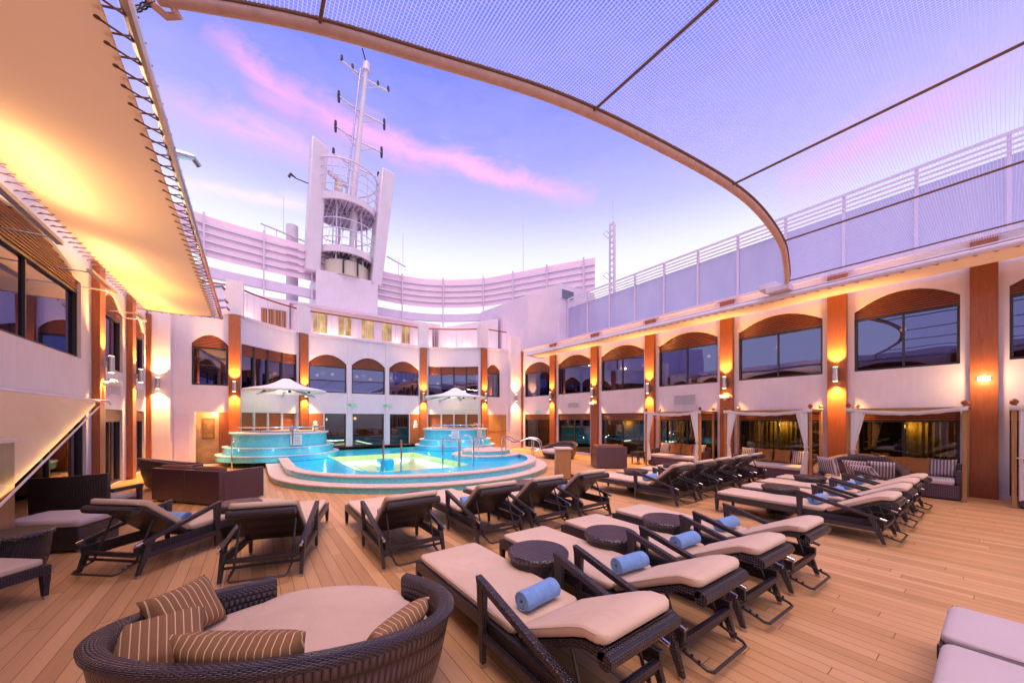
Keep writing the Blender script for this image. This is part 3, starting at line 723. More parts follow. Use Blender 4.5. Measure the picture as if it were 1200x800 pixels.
# interior of the horseshoe house
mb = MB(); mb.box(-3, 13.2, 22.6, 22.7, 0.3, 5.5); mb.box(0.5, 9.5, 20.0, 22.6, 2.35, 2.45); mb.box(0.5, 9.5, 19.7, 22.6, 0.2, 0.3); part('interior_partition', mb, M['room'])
for x, z in ((3, 4.1), (5, 4.1), (6.8, 4.1), (4.5, 1.9), (6.3, 1.9)): point('interior_lamp', (x, 20.9, z), 16, (1, 0.58, 0.24), 0.10)
for x, y in ((0.4, 19.6), (9.6, 19.6)): point('interior_lamp', (x, y, 4.0), 8, (1, 0.58, 0.24), 0.10)
for x, z in ((2.7, 3.95), (3.4, 4.05), (4.6, 4.0), (5.3, 3.9), (6.4, 4.05), (7.2, 3.95), (0.9, 3.9), (9.3, 3.9), (4.5, 1.75), (6.2, 1.7), (3.1, 1.7)):
    part('added_pendant_lamp', MB().revolve([(0.03, z + 0.07), (0.07, z + 0.03), (0.08, z - 0.03), (0.03, z - 0.07)], (x, 20.6), 12), M['added_pendant'])  # globes added inside so the panes show warm spots
# deck lamps on the middle signs
for x, lb in ((4.05, 'green sign above the middle glass door at the pool end, left one'), (5.8, 'green sign above the right glass door at the pool end')):
    exit_sign(F_m, mx_(x), 2.42, lb, -1)
for F, s, z, d, lb, e in ((F_l, 0.02, 2.95, 0.14, 'steel wall lamp on the wooden pillar left of the left hot tub', 1.1), (F_bl, 0.02, 2.95, 0.14, 'steel wall lamp on the wooden pillar right of the left tent canopy', 1.0),
                          (F_br, F_br.L - 0.02, 2.95, 0.14, 'steel wall lamp on the wooden pillar left of the right tent canopy', 1.0), (F_r, F_r.L - 0.02, 2.95, 0.14, 'steel wall lamp on the wooden pillar beside the small arched window', 1.0),
                          (F_r, 0.55, 2.95, 0.30, 'steel wall lamp on the white pilaster in the right far corner', 0.9), (F_l, F_l.L - 0.32, 2.95, 0.30, 'steel wall lamp on the white pilaster in the left far corner', 1.0)):
    wall_lamp(F, s, z, d, lb, e)

# ------------------------------------------------------------------ UPPER DECK
mb = MB(); mb.prism([(-6, 17.8), (-0.8, 17.62), (1.8, 19.6), (7.9, 19.6), (10.6, 17.6), (13.3, 17.6), (13.3, 26), (-6, 26)], 5.55, 5.66)
tag(obj('upper_deck', mb, M['white_hi'], smooth=0), 'white upper deck behind the balcony rails', kind='structure')
root, part = wthing('lounge_house', 'low white lounge house with glowing cabin windows on the upper deck under the mast', 'building', (5, 21.5, 5.66))
FU = Fac((9.2, 21.2), (1.6, 21.2)); ux = lambda x: 9.2 - x
wx = [(2.55, 3.3), (3.75, 4.5), (4.95, 5.7), (6.05, 6.7), (7.2, 7.8)]
part('wall', wall_mesh(FU, 0, FU.L, 7.5, [(ux(b), ux(a), 6.25, 7.3, 0) for a, b in wx], zb=5.66), M['white'])
mb = MB(); mb.box(1.55, 9.25, 21.46, 24.5, 5.66, 7.498); part('house_body', mb, M['white_hi'])
mb = MB(); mb.box(1.3, 9.6, 20.9, 24.6, 7.502, 7.62); part('roof', mb, M['white_hi'])
for i, (a, b) in enumerate(wx):
    fr = MB(); fbox(fr, FU, ux(b), ux(b) + 0.04, 6.25, 7.3, -0.12, 0.01); fbox(fr, FU, ux(a) - 0.04, ux(a), 6.25, 7.3, -0.12, 0.01)
    for k in range(1, 2): c = ux(b) + (b - a) * k / 2; fbox(fr, FU, c - 0.008, c + 0.008, 6.25, 7.3, -0.10, -0.05)
    w = part('window', fr, M['white_hi']); g = MB(); fbox(g, FU, ux(b) + 0.04, ux(a) - 0.04, 6.25, 7.3, -0.14, -0.125); part('pane', g, M['lit_win'], w)
for x, e in ((3.1, 8), (4.1, 10), (6.9, 4), (8.6, 12), (9.5, 8)): point('deck_lamp', (x, 20.9 if x < 9.2 else 20.0, 6.3), e, (1, 0.6, 0.3))
root, part = wthing('upper_cabin', 'white cabin front with brown louvred door behind the left balcony rail', 'building', (-0.5, 20, 5.66))
mb = MB(); mb.box(-5, 1.45, 20.0, 24, 5.66, 7.35); part('wall', mb, M['white'])
mb = MB(); mb.box(0.35, 1.30, 19.96, 19.998, 5.7, 6.8); d = part('louvred_door', mb, M['wood'])
mb = MB()
for k in range(9): mb.box(0.38 + 0.1 * k, 0.43 + 0.1 * k, 19.94, 19.959, 5.72, 6.78)
part('slat', mb, M['wood_lt'], d)
point('deck_lamp', (-0.35, 19.7, 6.1), 12, (1, 0.6, 0.3))
root, part = wthing('upper_cabin', 'plain white upper house with small glowing wall lights behind the right balcony rails', 'building', (11, 21, 5.66))
mb = MB(); mb.hexa([(9.8, 21.6, 5.66), (13.1, 19.6, 5.66), (13.1, 24, 5.66), (9.8, 24, 5.66), (9.8, 21.6, 7.6), (13.1, 19.6, 8.3), (13.1, 24, 8.3), (9.8, 24, 7.6)]); part('wall', mb, M['white'])
for x, y in ((10.3, 21.2), (11.2, 20.6), (12.2, 20.0)):
    mb = MB(); mb.box(x - 0.04, x + 0.04, y - 0.0, y + 0.14, 6.1, 6.3); part('wall_light', mb, M['lamp_glow']); point('deck_lamp', (x, y - 0.15, 6.25), 7, (1, 0.6, 0.3))

# curved louvre screen
arc_pts = [(-8.5, 17.0), (-6, 20.6), (-2.5, 23.1), (0.5, 23.7), (3.3, 24.0), (6.8, 25.0), (10.2, 24.6), (13.2, 22.4), (14.7, 20.0), (16.1, 17.4), (17.4, 15.1)]
def crom(P, n=10):
    out = []
    for i in range(len(P) - 1):
        p0, p1, p2, p3 = [Vector(P[max(0, min(len(P) - 1, i + k))]) for k in (-1, 0, 1, 2)]
        for j in range(n):
            t = j / n
            out.append(0.5 * ((2 * p1) + (p2 - p0) * t + (2 * p0 - 5 * p1 + 4 * p2 - p3) * t * t + (3 * p1 - p0 - 3 * p2 + p3) * t ** 3))
    out.append(Vector(P[-1])); return out
AP = crom(arc_pts, 6)
root, part = wthing('louvre_screen', 'curved screen of wide pink-white horizontal louvres round the foot of the mast', 'screen', (5, 24, 5.66))
def sweep_box(P, z0, z1, w, dz=0.0, tilt=0.0):
    mb = MB(); rings = []
    for i, p in enumerate(P):
        t = (P[min(i + 1, len(P) - 1)] - P[max(i - 1, 0)]).normalized(); n = Vector((t.y, -t.x))
        a, b = p - n * w / 2, p + n * w / 2
        k_ = n * tilt; rings.append([(a.x + k_.x, a.y + k_.y, z0 + dz), (b.x + k_.x, b.y + k_.y, z0), (b.x, b.y, z1), (a.x, a.y, z1 + dz)])
    return mb.rings(rings, True, True)
for k in range(5):
    z = 9.78 + 0.41 * k
    part('louvre', sweep_box(AP, z - 0.03, z + 0.38, 0.05, 0.0, 0.13), M['louvre'], smooth=20)
part('beam', sweep_box(AP, 8.78, 9.28, 0.25), M['white_hi'], smooth=20)
for i in range(3, len(AP) - 1, 5):
    p = AP[i]; t = (AP[i + 1] - AP[i - 1]).normalized(); n = Vector((t.y, -t.x)); q = p + n * 0.22
    part('post', MB().box(q.x - 0.04, q.x + 0.04, q.y - 0.04, q.y + 0.04, 5.66, 11.85), M['white_hi'])
root, part = wthing('bulwark', 'low white bulwark wall below the curved louvre screen', 'wall', (5, 24, 5.66))
part('bulwark_wall', sweep_box([Vector((p.x, p.y)) for p in AP], 5.67, 8.35, 0.14), M['white_hi'], smooth=20)
# ------------------------------------------------------------------ MAST TOWER
TX, TY = 4.75, 24.6
root, part = wthing('mast_tower', 'tall white radar mast tower with two leaning fins, ring platforms and cross arms', 'mast', (TX, TY, 5.66))
part('base_block', MB().box(3.0, 6.45, 23.3, 26.4, 7.66, 10.35), M['white'], bevel=0.03)
def fin(xb0, xb1, xt0, xt1, z0, z1, y0, y1, sl=0.5):
    return MB().hexa([(xb0, y0, z0), (xb1, y0 + 0.25, z0), (xb1, y1, z0), (xb0, y1, z0), (xt0, y0, z1), (xt1, y0 + 0.25, z1 - sl), (xt1, y1, z1 - sl), (xt0, y1, z1)])
part('fin', fin(2.45, 3.25, 2.78, 3.66, 10.2, 17.9, 23.2, 24.5, 0.2), M['white'], bevel=0.08)
part('fin', fin(6.05, 6.75, 6.70, 7.62, 10.2, 17.7, 23.2, 24.5, -0.05), M['white'], bevel=0.08)
part('fin_stub', MB().tube([(1.95, 25.0, 8.0), (1.95, 25.0, 13.2)], 0.32, 14), M['white'])
def ring_deck(z, r0, r1, h): 
    n = 36; o = [(TX + r1 * math.cos(2 * PI * k / n), TY + r1 * math.sin(2 * PI * k / n)) for k in range(n)]; i_ = [(TX + r0 * math.cos(2 * PI * k / n), TY + r0 * math.sin(2 * PI * k / n)) for k in range(n)]
    return MB().band(o, i_, z, z + h)
for z, r in ((11.55, 1.75), (14.55, 1.9)):
    d = part('ring_platform', ring_deck(z, r - 0.12, r, 0.38), M['white'])
    fl = MB(); fl.revolve([(r - 0.13, z + 0.28), (r - 0.13, z + 0.32)], (TX, TY), 36); part('platform_floor', fl, M['white_hi'], d)
    bm_ = MB()
    for k in range(6):
        a = PI * k / 6; bm_.obox((TX, TY, z + 0.12), (2 * r - 0.28, 0.07, 0.15), a)
    part('beam_lattice', bm_, M['white_hi'], d)
    lt = MB()
    for k in range(int(r * 2 / 0.25)):
        xx = -r + 0.2 + 0.25 * k
        if abs(xx) < r - 0.2: q = math.sqrt((r - 0.15) ** 2 - xx * xx); lt.box(TX + xx - 0.02, TX + xx + 0.02, TY - q, TY + q, z + 0.02, z + 0.08)
    part('grating_lattice', lt, M['white_hi'], d)
for z in (12.4, 12.9, 13.5, 15.4, 15.9, 16.4, 16.9):
    r = 1.8 if z < 14 else 1.95
    part('guard_rail', MB().tube([(TX + r * math.cos(2 * PI * k / 36), TY + r * math.sin(2 * PI * k / 36), z) for k in range(37)], 0.028 if z < 16.8 else 0.05, 6), M['white_hi'])
for k in range(12):
    a = 2 * PI * k / 12
    part('guard_post', MB().tube([(TX + 1.95 * math.cos(a), TY + 1.95 * math.sin(a), 14.9), (TX + 1.95 * math.cos(a), TY + 1.95 * math.sin(a), 16.9)], 0.025, 6), M['white_hi'])
for k in range(5):
    a = 2 * PI * k / 5 + 0.4
    part('tower_leg', MB().tube([(TX + 1.35 * math.cos(a), TY + 1.35 * math.sin(a), 10.3), (TX + 1.2 * math.cos(a), TY + 1.2 * math.sin(a), 14.7)], 0.05, 8), M['white_hi'])
part('column', MB().tube([(TX + 0.25, TY - 1.0, 10.35), (TX + 0.45, TY - 0.6, 14.8)], 0.22, 14), M['white'])
for k in range(4):
    part('brace', MB().tube([(TX - 1.3 + 0.8 * k, TY - 1.2, 11.9), (TX - 0.6 + 0.6 * k, TY - 0.5, 14.5)], 0.035, 6), M['alu'])
part('lower_drum', MB().revolve([(1.45, 10.352), (1.45, 11.2), (1.3, 11.3)], (TX, TY), 32), M['cream'])
for dx in (-0.35, 0.45): part('cable_pipe', MB().tube([(TX + dx, TY - 1.5, 10.36), (TX + dx, TY - 1.5, 11.1), (TX + dx + 0.25, TY - 1.4, 11.55)], 0.05, 8), M['black'])
# ladder cage inside and radar pedestal
lad = MB()
for s_ in (-0.2, 0.2): lad.tube([(TX - 0.7 + s_, TY - 0.9, 10.4), (TX - 0.5 + s_, TY - 0.9, 16.0)], 0.03, 6)
for k in range(18): lad.tube([(TX - 0.88 + 0.011 * k, TY - 0.9, 10.6 + 0.3 * k), (TX - 0.48 + 0.011 * k, TY - 0.9, 10.6 + 0.3 * k)], 0.018, 5)
part('ladder', lad, M['alu'])
part('radar_pedestal', MB().tube([(TX - 0.35, TY, 14.9), (TX - 0.35, TY, 16.6)], [0.28, 0.2], 12), M['cream'])
part('radar_bar', MB().obox((TX - 0.35, TY, 16.6), (1.5, 0.2, 0.22), 0.6), M['white'])
mp = lambda z: (5.15 + (z - 14.8) * 0.098, TY + (z - 14.8) * 0.03, z)
pole = part('mast_pole', MB().tube([mp(14.8), mp(20), mp(25.0)], [0.23, 0.17, 0.13], 16), M['white'])
part('pole_cap', MB().tube([mp(24.7), mp(25.3)], [0.24, 0.19], 14), M['white'], pole)
part('pole_flange', MB().tube([(mp(15)[0] - 0.42, TY - 0.1, 15), (mp(24.5)[0] - 0.36, TY + 0.1, 24.5)], 0.06, 8), M['alu'], pole)
for z, w in ((24.1, 1.45), (21.7, 1.4), (19.7, 1.4), (17.9, 1.35)):
    x, y, _ = mp(z)
    for sgn in (-1, 1):
        ex = x + sgn * w; ez = z + (0.25 if sgn < 0 else -0.15)
        arm = part('cross_arm', MB().tube([(x, y, z + 0.05), (ex, y - 0.2, ez)], 0.055, 8), M['white'])
        part('arm_strut', MB().tube([(x, y, z - 0.55), (x + sgn * w * 0.62, y - 0.12, z + (ez - z) * 0.62)], 0.035, 6), M['white'], arm)
        for k, f in enumerate((1.0, 0.55)):
            if z < 18 and k: continue
            qx = x + sgn * w * f; qz = z + (ez - z) * f
            if k == 0 or z > 24: part('signal_lamp', MB().tube([(qx, y - 0.2 * f, qz + 0.04), (qx, y - 0.2 * f, qz + 0.34)], [0.09, 0.07], 10), M['black'], arm)
            if k == 0 and z > 18.5 and z < 24: part('signal_lamp', MB().tube([(qx, y - 0.2, qz - 0.36), (qx, y - 0.2, qz - 0.05)], [0.07, 0.09], 10), M['black'], arm)
part('whip_aerial', MB().tube([mp(25.2), (mp(25.2)[0] - 0.35, TY, 25.8)], 0.04, 6), M['black'], pole)
part('floodlight', MB().obox((7.0, 24.0, 16.2), (0.25, 0.3, 0.5), 0.3), M['alu'])
part('floodlight', MB().tube([(2.72, 24.1, 15.55), (2.1, 24.1, 15.6), (1.8, 24.0, 15.7), (1.72, 24.0, 15.5)], [0.03, 0.03, 0.08, 0.08], 8), M['black'])
for x, w in ((0.6, 2.2), (7.6, 1.3)):
    r_, p_ = wthing('aerial_frame', 'thin white aerial gantry beside the ' + ('left' if x < 3 else 'right') + ' fin of the mast tower', 'aerial', (x, 24.6, 10))
    p_('bar', MB().tube([(x - 0.2, 24.6, 12.7), (x - 0.2 + w, 24.6, 12.3)], 0.05, 8), M['white_hi'])
    for k in range(3 if w > 2 else 1): p_('stay', MB().tube([(x + 0.55 * k + (0.6 if w < 2 else 0), 24.6, 10.2), (x + 0.55 * k + (0.6 if w < 2 else 0), 24.6, 12.65 - 0.1 * k)], 0.018, 6), M['white_hi'])
    p_('whip', MB().tube([(x + 0.9, 24.6, 12.4), (x + 0.9, 24.6, 14.6)], 0.015, 5), M['white_hi'])
root, part = wthing('signal_mast', 'slim pink lattice mast with a whip aerial behind the windscreen at right', 'mast', (15.7, 12.4, 5.74))
lt = MB()
for a in (0, 2.1, 4.2): lt.tube([(15.7 + 0.17 * math.cos(a), 12.4 + 0.17 * math.sin(a), 5.74), (15.7 + 0.15 * math.cos(a), 12.4 + 0.15 * math.sin(a), 12.2)], 0.055, 8)
for k in range(20):
    z = 6 + 0.32 * k
    for a, b in ((0, 2.1), (2.1, 4.2), (4.2, 0)): lt.tube([(15.7 + 0.16 * math.cos(a), 12.4 + 0.16 * math.sin(a), z), (15.7 + 0.16 * math.cos(b), 12.4 + 0.16 * math.sin(b), z + 0.16)], 0.02, 5)
part('lattice', lt, M['white_hi'])
part('whip_aerial', MB().tube([(15.7, 12.4, 12.2), (15.7, 12.4, 13.6)], 0.015, 6), M['white_hi'])
for z in (11.5, 9.3): part('aerial_loop', MB().tube([(15.6, 12.4, z), (15.2, 12.45, z + 0.2), (15.05, 12.5, z), (15.3, 12.45, z - 0.15), (15.6, 12.4, z - 0.1)], 0.02, 6), M['white_hi'])
o = obj('whip_aerial', MB().tube([(0, 0, 5.66), (0, 0, 12), (0, 0, 15.8)], [0.04, 0.025, 0.012], 6), M['white_hi']); o.location = (15.5, 20, 0)
tag(o, 'single thin whip aerial against the sky right of the mast tower', 'aerial')

# ------------------------------------------------------------------ AWNINGS
def awning(label, wall_x, edge_x, y0, ye_wall, ye_edge, zw, ze, pr=0.035, pm='steel', inner=True):
    sgn = 1 if edge_x > wall_x else -1
    r_, p_ = wthing('fabric_awning', label, 'awning', (wall_x, 6, zw))
    mb = MB(); nx, ny = 8, 40
    def pt(u, v, dz=0):
        x = wall_x + (edge_x - wall_x) * u; ye = ye_wall + (ye_edge - ye_wall) * u; y = y0 + (ye - y0) * v
        z = zw + (ze - zw) * u - 0.05 * math.sin(PI * u) * (0.6 + 0.4 * math.cos(v * 26)) + dz
        return (x, y, z)
    rings = []
    for j in range(ny + 1):
        ring = [pt(i / nx, j / ny) for i in range(nx + 1)] + [pt(i / nx, j / ny, 0.012) for i in reversed(range(nx + 1))]
        rings.append(ring)
    mb.rings(rings, True, True); p_('canopy_sheet', mb, M['awning'], smooth=60)
    px_ = edge_x + sgn * 0.16
    pipe = p_('edge_pipe', MB().tube([(px_, y0, ze), (px_, ye_edge + 0.15, ze)], pr, 10), M[pm])
    p_('edge_pipe', MB().tube([(wall_x - sgn * 0.16, ye_wall + 0.1, zw), (edge_x + sgn * 0.14, ye_edge + 0.15, ze)], 0.03, 10), M['steel'])
    p_('edge_pipe', MB().tube([(px_ - sgn * 0.0, y0, ze + 0.09), (px_, ye_edge + 0.1, ze + 0.09)], 0.022, 8), M['white_hi'])
    lace = MB()
    y = y0 + 0.1
    while y < ye_edge:
        ex = edge_x - sgn * 0.05; ez = ze - 0.004
        lace.tube([(ex, y, ez - 0.012), (px_ - sgn * 0.02, y + 0.05, ze - 0.045), (px_ + sgn * 0.045, y + 0.08, ze + 0.01), (px_, y + 0.11, ze + 0.05), (ex, y + 0.16, ez + 0.022)], 0.009, 5)
        lace.tube([(ex, y, ez - 0.006), (ex, y, ez - 0.012)], 0.022, 8)
        y += 0.24
    p_('edge_lacing_rope', lace, M['rope']); lace = MB()
    y = y0 + 0.1; wx_ = wall_x - sgn * 0.15
    while y < ye_wall and inner:
        lace.tube([(wall_x + sgn * 0.05, y, zw - 0.012), (wx_, y + 0.06, zw - 0.03), (wx_, y + 0.14, zw + 0.02), (wall_x + sgn * 0.05, y + 0.2, zw + 0.02)], 0.008, 5)
        y += 0.24
    if inner: p_('wall_lacing_rope', lace, M['rope'])
    lace = MB()
    for k in range(int(abs(edge_x - wall_x) / 0.22)):
        u = (k + 0.5) / int(abs(edge_x - wall_x) / 0.22); x, yy, z = pt(u, 1); lace.tube([(x, yy - 0.05, z - 0.012), (x + sgn * 0.04, yy + 0.1, z - 0.03), (x + sgn * 0.08, yy + 0.1, z + 0.03), (x + sgn * 0.1, yy - 0.05, z + 0.02)], 0.008, 5)
    p_('end_lacing_rope', lace, M['rope'])
    return r_, p_, pipe
r_, p_, _ = awning('sand coloured awning laced to a steel pipe along the left wall, glowing yellow underneath', XL + 0.22, -0.93, -6, 15.6, 14.35, 5.12, 4.90, 0.048)
for y in (11.3, 12.6, 13.4, 5.9): 
    p_('pipe_bracket', MB().tube([(-0.77, y, 4.95), (-0.60, y + 0.1, 5.02), (-0.54, y + 0.15, 4.96)], [0.05, 0.04, 0.03], 8), M['steel'])
awning('sand coloured awning with a white pipe edge along the right wall over the cabanas', XR - 0.10, 11.35, -6, 15.0, 14.0, 5.12, 4.92, 0.06, 'white', False)

# ------------------------------------------------------------------ OVERHEAD NET
arc = crom([(-0.62, 4.08), (0.36, 3.61), (1.36, 3.26), (2.64, 2.86), (3.99, 2.61), (5.63, 2.42), (6.9, 2.42), (8.44, 2.6), (9.6, 2.87), (10.61, 3.15), (11.5, 3.47)], 8)
ZN = 5.2
root, part = wthing('overhead_net', 'fine white shade net stretched over the deck inside a curved beige pipe', 'shade net', (5, 2, ZN))
mb = MB(); vs = []; fs = []; ns = 26
for p in arc:
    for k in range(ns + 1): vs.append((p.x, p.y + (-9 - p.y) * k / ns, ZN + 0.02))
for i in range(len(arc) - 1):
    for k in range(ns): a = i * (ns + 1) + k; fs.append((a, a + 1, a + ns + 2, a + ns + 1))
mb.add(vs, fs); part('net_sheet', mb, M['net'], smooth=0)
part('frame_pipe', MB().tube([(p.x, p.y, ZN) for p in arc], 0.055, 14), M['pipe'])
part('net_border', MB().tube([(p.x, p.y - 0.06, ZN + 0.02) for p in arc], 0.018, 6), M['rope'])
import bisect
for x in (0.48, 3.1, 5.74, 8.38, 10.9):
    y = next(p.y for p in arc if p.x >= x)
    part('seam_cord', MB().tube([(x, y, ZN - 0.005), (x, -9, ZN - 0.005)], 0.016, 6), M['rope'])
# hook at the left end
hook = [(-0.60, 4.07, ZN), (-0.70, 4.12, ZN - 0.01), (-0.82, 4.24, ZN - 0.02), (-0.86, 4.20, ZN + 0.02), (-0.84, 4.05, ZN + 0.06), (-0.76, 3.97, ZN + 0.08), (-0.66, 3.97, ZN + 0.06)]
part('hook', MB().tube([(-0.55, 4.05, ZN - 0.02), (-0.50, 4.10, ZN - 0.06), (-0.58, 4.16, ZN - 0.06), (-0.68, 4.12, ZN - 0.04), (-0.72, 4.02, ZN), (-0.68, 3.95, ZN + 0.03), (-0.6, 3.93, ZN + 0.04)], 0.032, 10), M['pipe'])
ch = thing('chain', 'short dark steel chain tying the pipe hook to the left awning edge', 'chain', (-0.85, 4.15, ZN))
a, b = Vector((-0.66, 4.12, ZN - 0.03)), Vector((-0.785, 4.08, 4.96))
for k in range(9):
    c = a + (b - a) * ((k + 0.5) / 9); d = (b - a).normalized(); s1 = d.orthogonal().normalized(); s2 = d.cross(s1); sd = s1 if k % 2 else s2
    pts = [c + d * 0.032 * math.cos(t) + sd * 0.018 * math.sin(t) for t in [2 * PI * j / 10 for j in range(11)]]
    obj('chain_link', MB().tube(pts, 0.0065, 6), M['frame'], ch, off=(-0.85, 4.15, ZN))
b_ = MB().box(10.9, 11.3, 3.2, 3.7, 5.02, 5.16).box(11.0, 11.5, 3.5, 3.9, 5.165, 5.3)
tag(obj('pipe_bracket', b_, M['white_hi'], bevel=0.01), 'white mounting bracket where the curved pipe meets the right awning', 'bracket')

# ------------------------------------------------------------------ POOL
root, part = wthing('swimming_pool', 'round raised pool with turquoise tiles, two stone steps and bright blue water', 'pool', (CC[0], CC[1], 0))
part('step_riser', MB().band(outline(4.42), outline(4.0), 0.003, 0.13), M['tile_dk'], smooth=30)
part('coping', MB().band(outline(4.46), outline(3.98), 0.132, 0.172), M['stone'], bevel=0.008)
part('step_riser', MB().band(outline(4.06), outline(3.82), 0.174, 0.315), M['tile'], smooth=30)
part('coping', MB().band(outline(4.10), outline(3.80), 0.317, 0.357), M['stone'], bevel=0.008)
# basin opening
bo = [(2.55, 16.0)] + [(2.55, 12.4)] + [(3.55 + 1.0 * math.cos(t), 11.7 + 1.15 * math.sin(t)) for t in [PI + (PI / 2) * k / 8 for k in range(9)]] + [(5.65, 10.45), (6.0, 10.8), (6.0, 16.0)]
n = 0
fl = MB(); io = outline(3.83)
bm = bmesh.new(); 
def loop(P, z):
    v = [bm.verts.new((x, y, z)) for x, y in P]
    return [bm.edges.new((v[i], v[(i + 1) % len(v)])) for i in range(len(v))]
ed = loop(io, 0.19) + loop(bo, 0.19)
bmesh.ops.triangle_fill(bm, use_beauty=True, edges=ed)
bm.verts.index_update()
fl.add([v.co[:] for v in bm.verts], [[v.index for v in f.verts] for f in bm.faces]); bm.free()
part('shelf_floor', fl, M['tile_floor'], smooth=0)
# sunken basin with pale floor
wl = MB(); m_ = len(bo)
wl.add([(x, y, 0.19) for x, y in bo] + [(x, y, 0.012) for x, y in bo], [(i, (i + 1) % m_, m_ + (i + 1) % m_, m_ + i) for i in range(m_)])
part('basin_wall', wl, M['tile_deep'], smooth=0)
part('basin_floor', MB().add([(x, y, 0.012) for x, y in bo], [tuple(range(m_))]), M['tile_deep'], smooth=0)
ln_ = MB()
for x in (2.62, 3.0, 5.5, 5.9): ln_.box(x, x + 0.06, 11.6 if x < 4 else 10.6, 15.95, 0.013, 0.018)
ln_.box(2.7, 5.9, 15.3, 15.36, 0.013, 0.018); ln_.box(2.7, 5.9, 15.8, 15.86, 0.013, 0.018)
part('lane_marking', ln_, M['tile_dk'], smooth=0)
part('water', MB().add([(x, y, 0.30) for x, y in outline(3.83)], [tuple(range(len(outline(3.83))))]), M['water'], smooth=0)
part('ledge_block', MB().box(3.05, 3.45, 10.75, 11.15, 0.191, 0.52), M['tile_floor'], bevel=0.01)
def strip(name, loc, sx_, rz, e, c):
    L = bpy.data.lights.new(name, 'AREA'); L.shape = 'RECTANGLE'; L.size = sx_; L.size_y = 0.07; L.energy = e; L.color = c
    o = bpy.data.objects.new(name, L); COL.objects.link(o); o.location = loc; o.rotation_euler = (PI / 2 - R(8), 0, rz)
strip('basin_strip_lamp', (2.57, 14.1, 0.15), 3.4, -PI / 2, 7, (0.88, 1.0, 0.66)); strip('basin_strip_lamp', (5.98, 13.4, 0.15), 4.6, PI / 2, 7.5, (0.88, 1.0, 0.66))
strip('basin_strip_lamp', (4.3, 15.97, 0.15), 3.0, PI, 5, (0.88, 1.0, 0.66)); strip('basin_strip_lamp', (4.5, 10.57, 0.15), 1.8, 0, 4, (0.88, 1.0, 0.66))
def rail(pts, r=0.022, lbl=None): return part('handrail', MB().tube([Vector(p) for p in crom3(pts)], r, 8), M['steel'])
def crom3(P, n=6):
    out = []
    for i in range(len(P) - 1):
        p0, p1, p2, p3 = [Vector(P[max(0, min(len(P) - 1, i + k))]) for k in (-1, 0, 1, 2)]
        for j in range(n):
            t = j / n
            out.append(0.5 * ((2 * p1) + (p2 - p0) * t + (2 * p0 - 5 * p1 + 4 * p2 - p3) * t * t + (3 * p1 - p0 - 3 * p2 + p3) * t ** 3))
    out.append(Vector(P[-1])); return out
for x, y in ((3.12, 10.72), (3.55, 10.42)): part('grab_pole', MB().tube([(x, y, 0.192), (x, y, 1.12)], 0.03, 10), M['steel'])
for x0, y0, x1, y1 in ((4.87, 10.42, 5.35, 10.28), (5.45, 10.38, 5.9, 10.30)):
    rail([(x0, y0, 0.2), (x0, y0, 0.95), (x0 + 0.06, y0, 1.1), ((x0 + x1) / 2, (y0 + y1) / 2, 1.2), (x1 - 0.06, y1, 1.1), (x1, y1, 0.95), (x1, y1, 0.2)], 0.026)
rail([(-0.55, 15.7, 0.0), (-0.55, 15.7, 0.75), (-0.5, 15.75, 0.95), (-0.4, 16.0, 1.02), (-0.2, 16.6, 1.05), (-0.1, 17.0, 1.0), (-0.1, 17.0, 0.6)])
# right-hand curled rails by the round steps
for off in (0.0, 0.55):
    rail([(7.25 + off, 10.6 + off, 0.3), (7.25 + off, 10.6 + off, 0.95), (7.35 + off, 10.65 + off, 1.05), (7.7 + off, 10.9 + off, 1.0), (8.1 + off, 11.1 + off, 0.85), (8.5 + off, 11.2 + off, 0.85), (8.9 + off, 11.1 + off, 0.95), (9.2 + off, 10.9 + off, 0.85), (9.25 + off, 10.85 + off, 0.6), (9.05 + off, 10.9 + off, 0.45), (8.85 + off, 11.0 + off, 0.55)])
    part('rail_post', MB().tube([(9.0 + off, 11.05 + off, 0.0 if off else 0.17), (9.0 + off, 11.05 + off, 0.9)], 0.022, 8), M['steel'])
    rail([(6.95 + off, 12.3 + off, 0.62), (6.85 + off, 12.1 + off, 0.85), (7.0 + off, 12.0 + off, 1.0), (7.2 + off, 12.1 + off, 0.95), (7.3 + off, 12.3 + off, 0.7), (7.3 + off, 12.4 + off, 0.3)])
for k, (r, z0, z1) in enumerate(((1.35, 0.192, 0.36), (0.95, 0.362, 0.52))):
    c = (7.65, 12.3)
    part('round_step', MB().revolve([(r, z0), (r, z1 - 0.04)], c, 40), M['tile']); part('coping', MB().revolve([(r + 0.03, z1 - 0.038), (r + 0.03, z1)], c, 40), M['stone'], bevel=0.006)

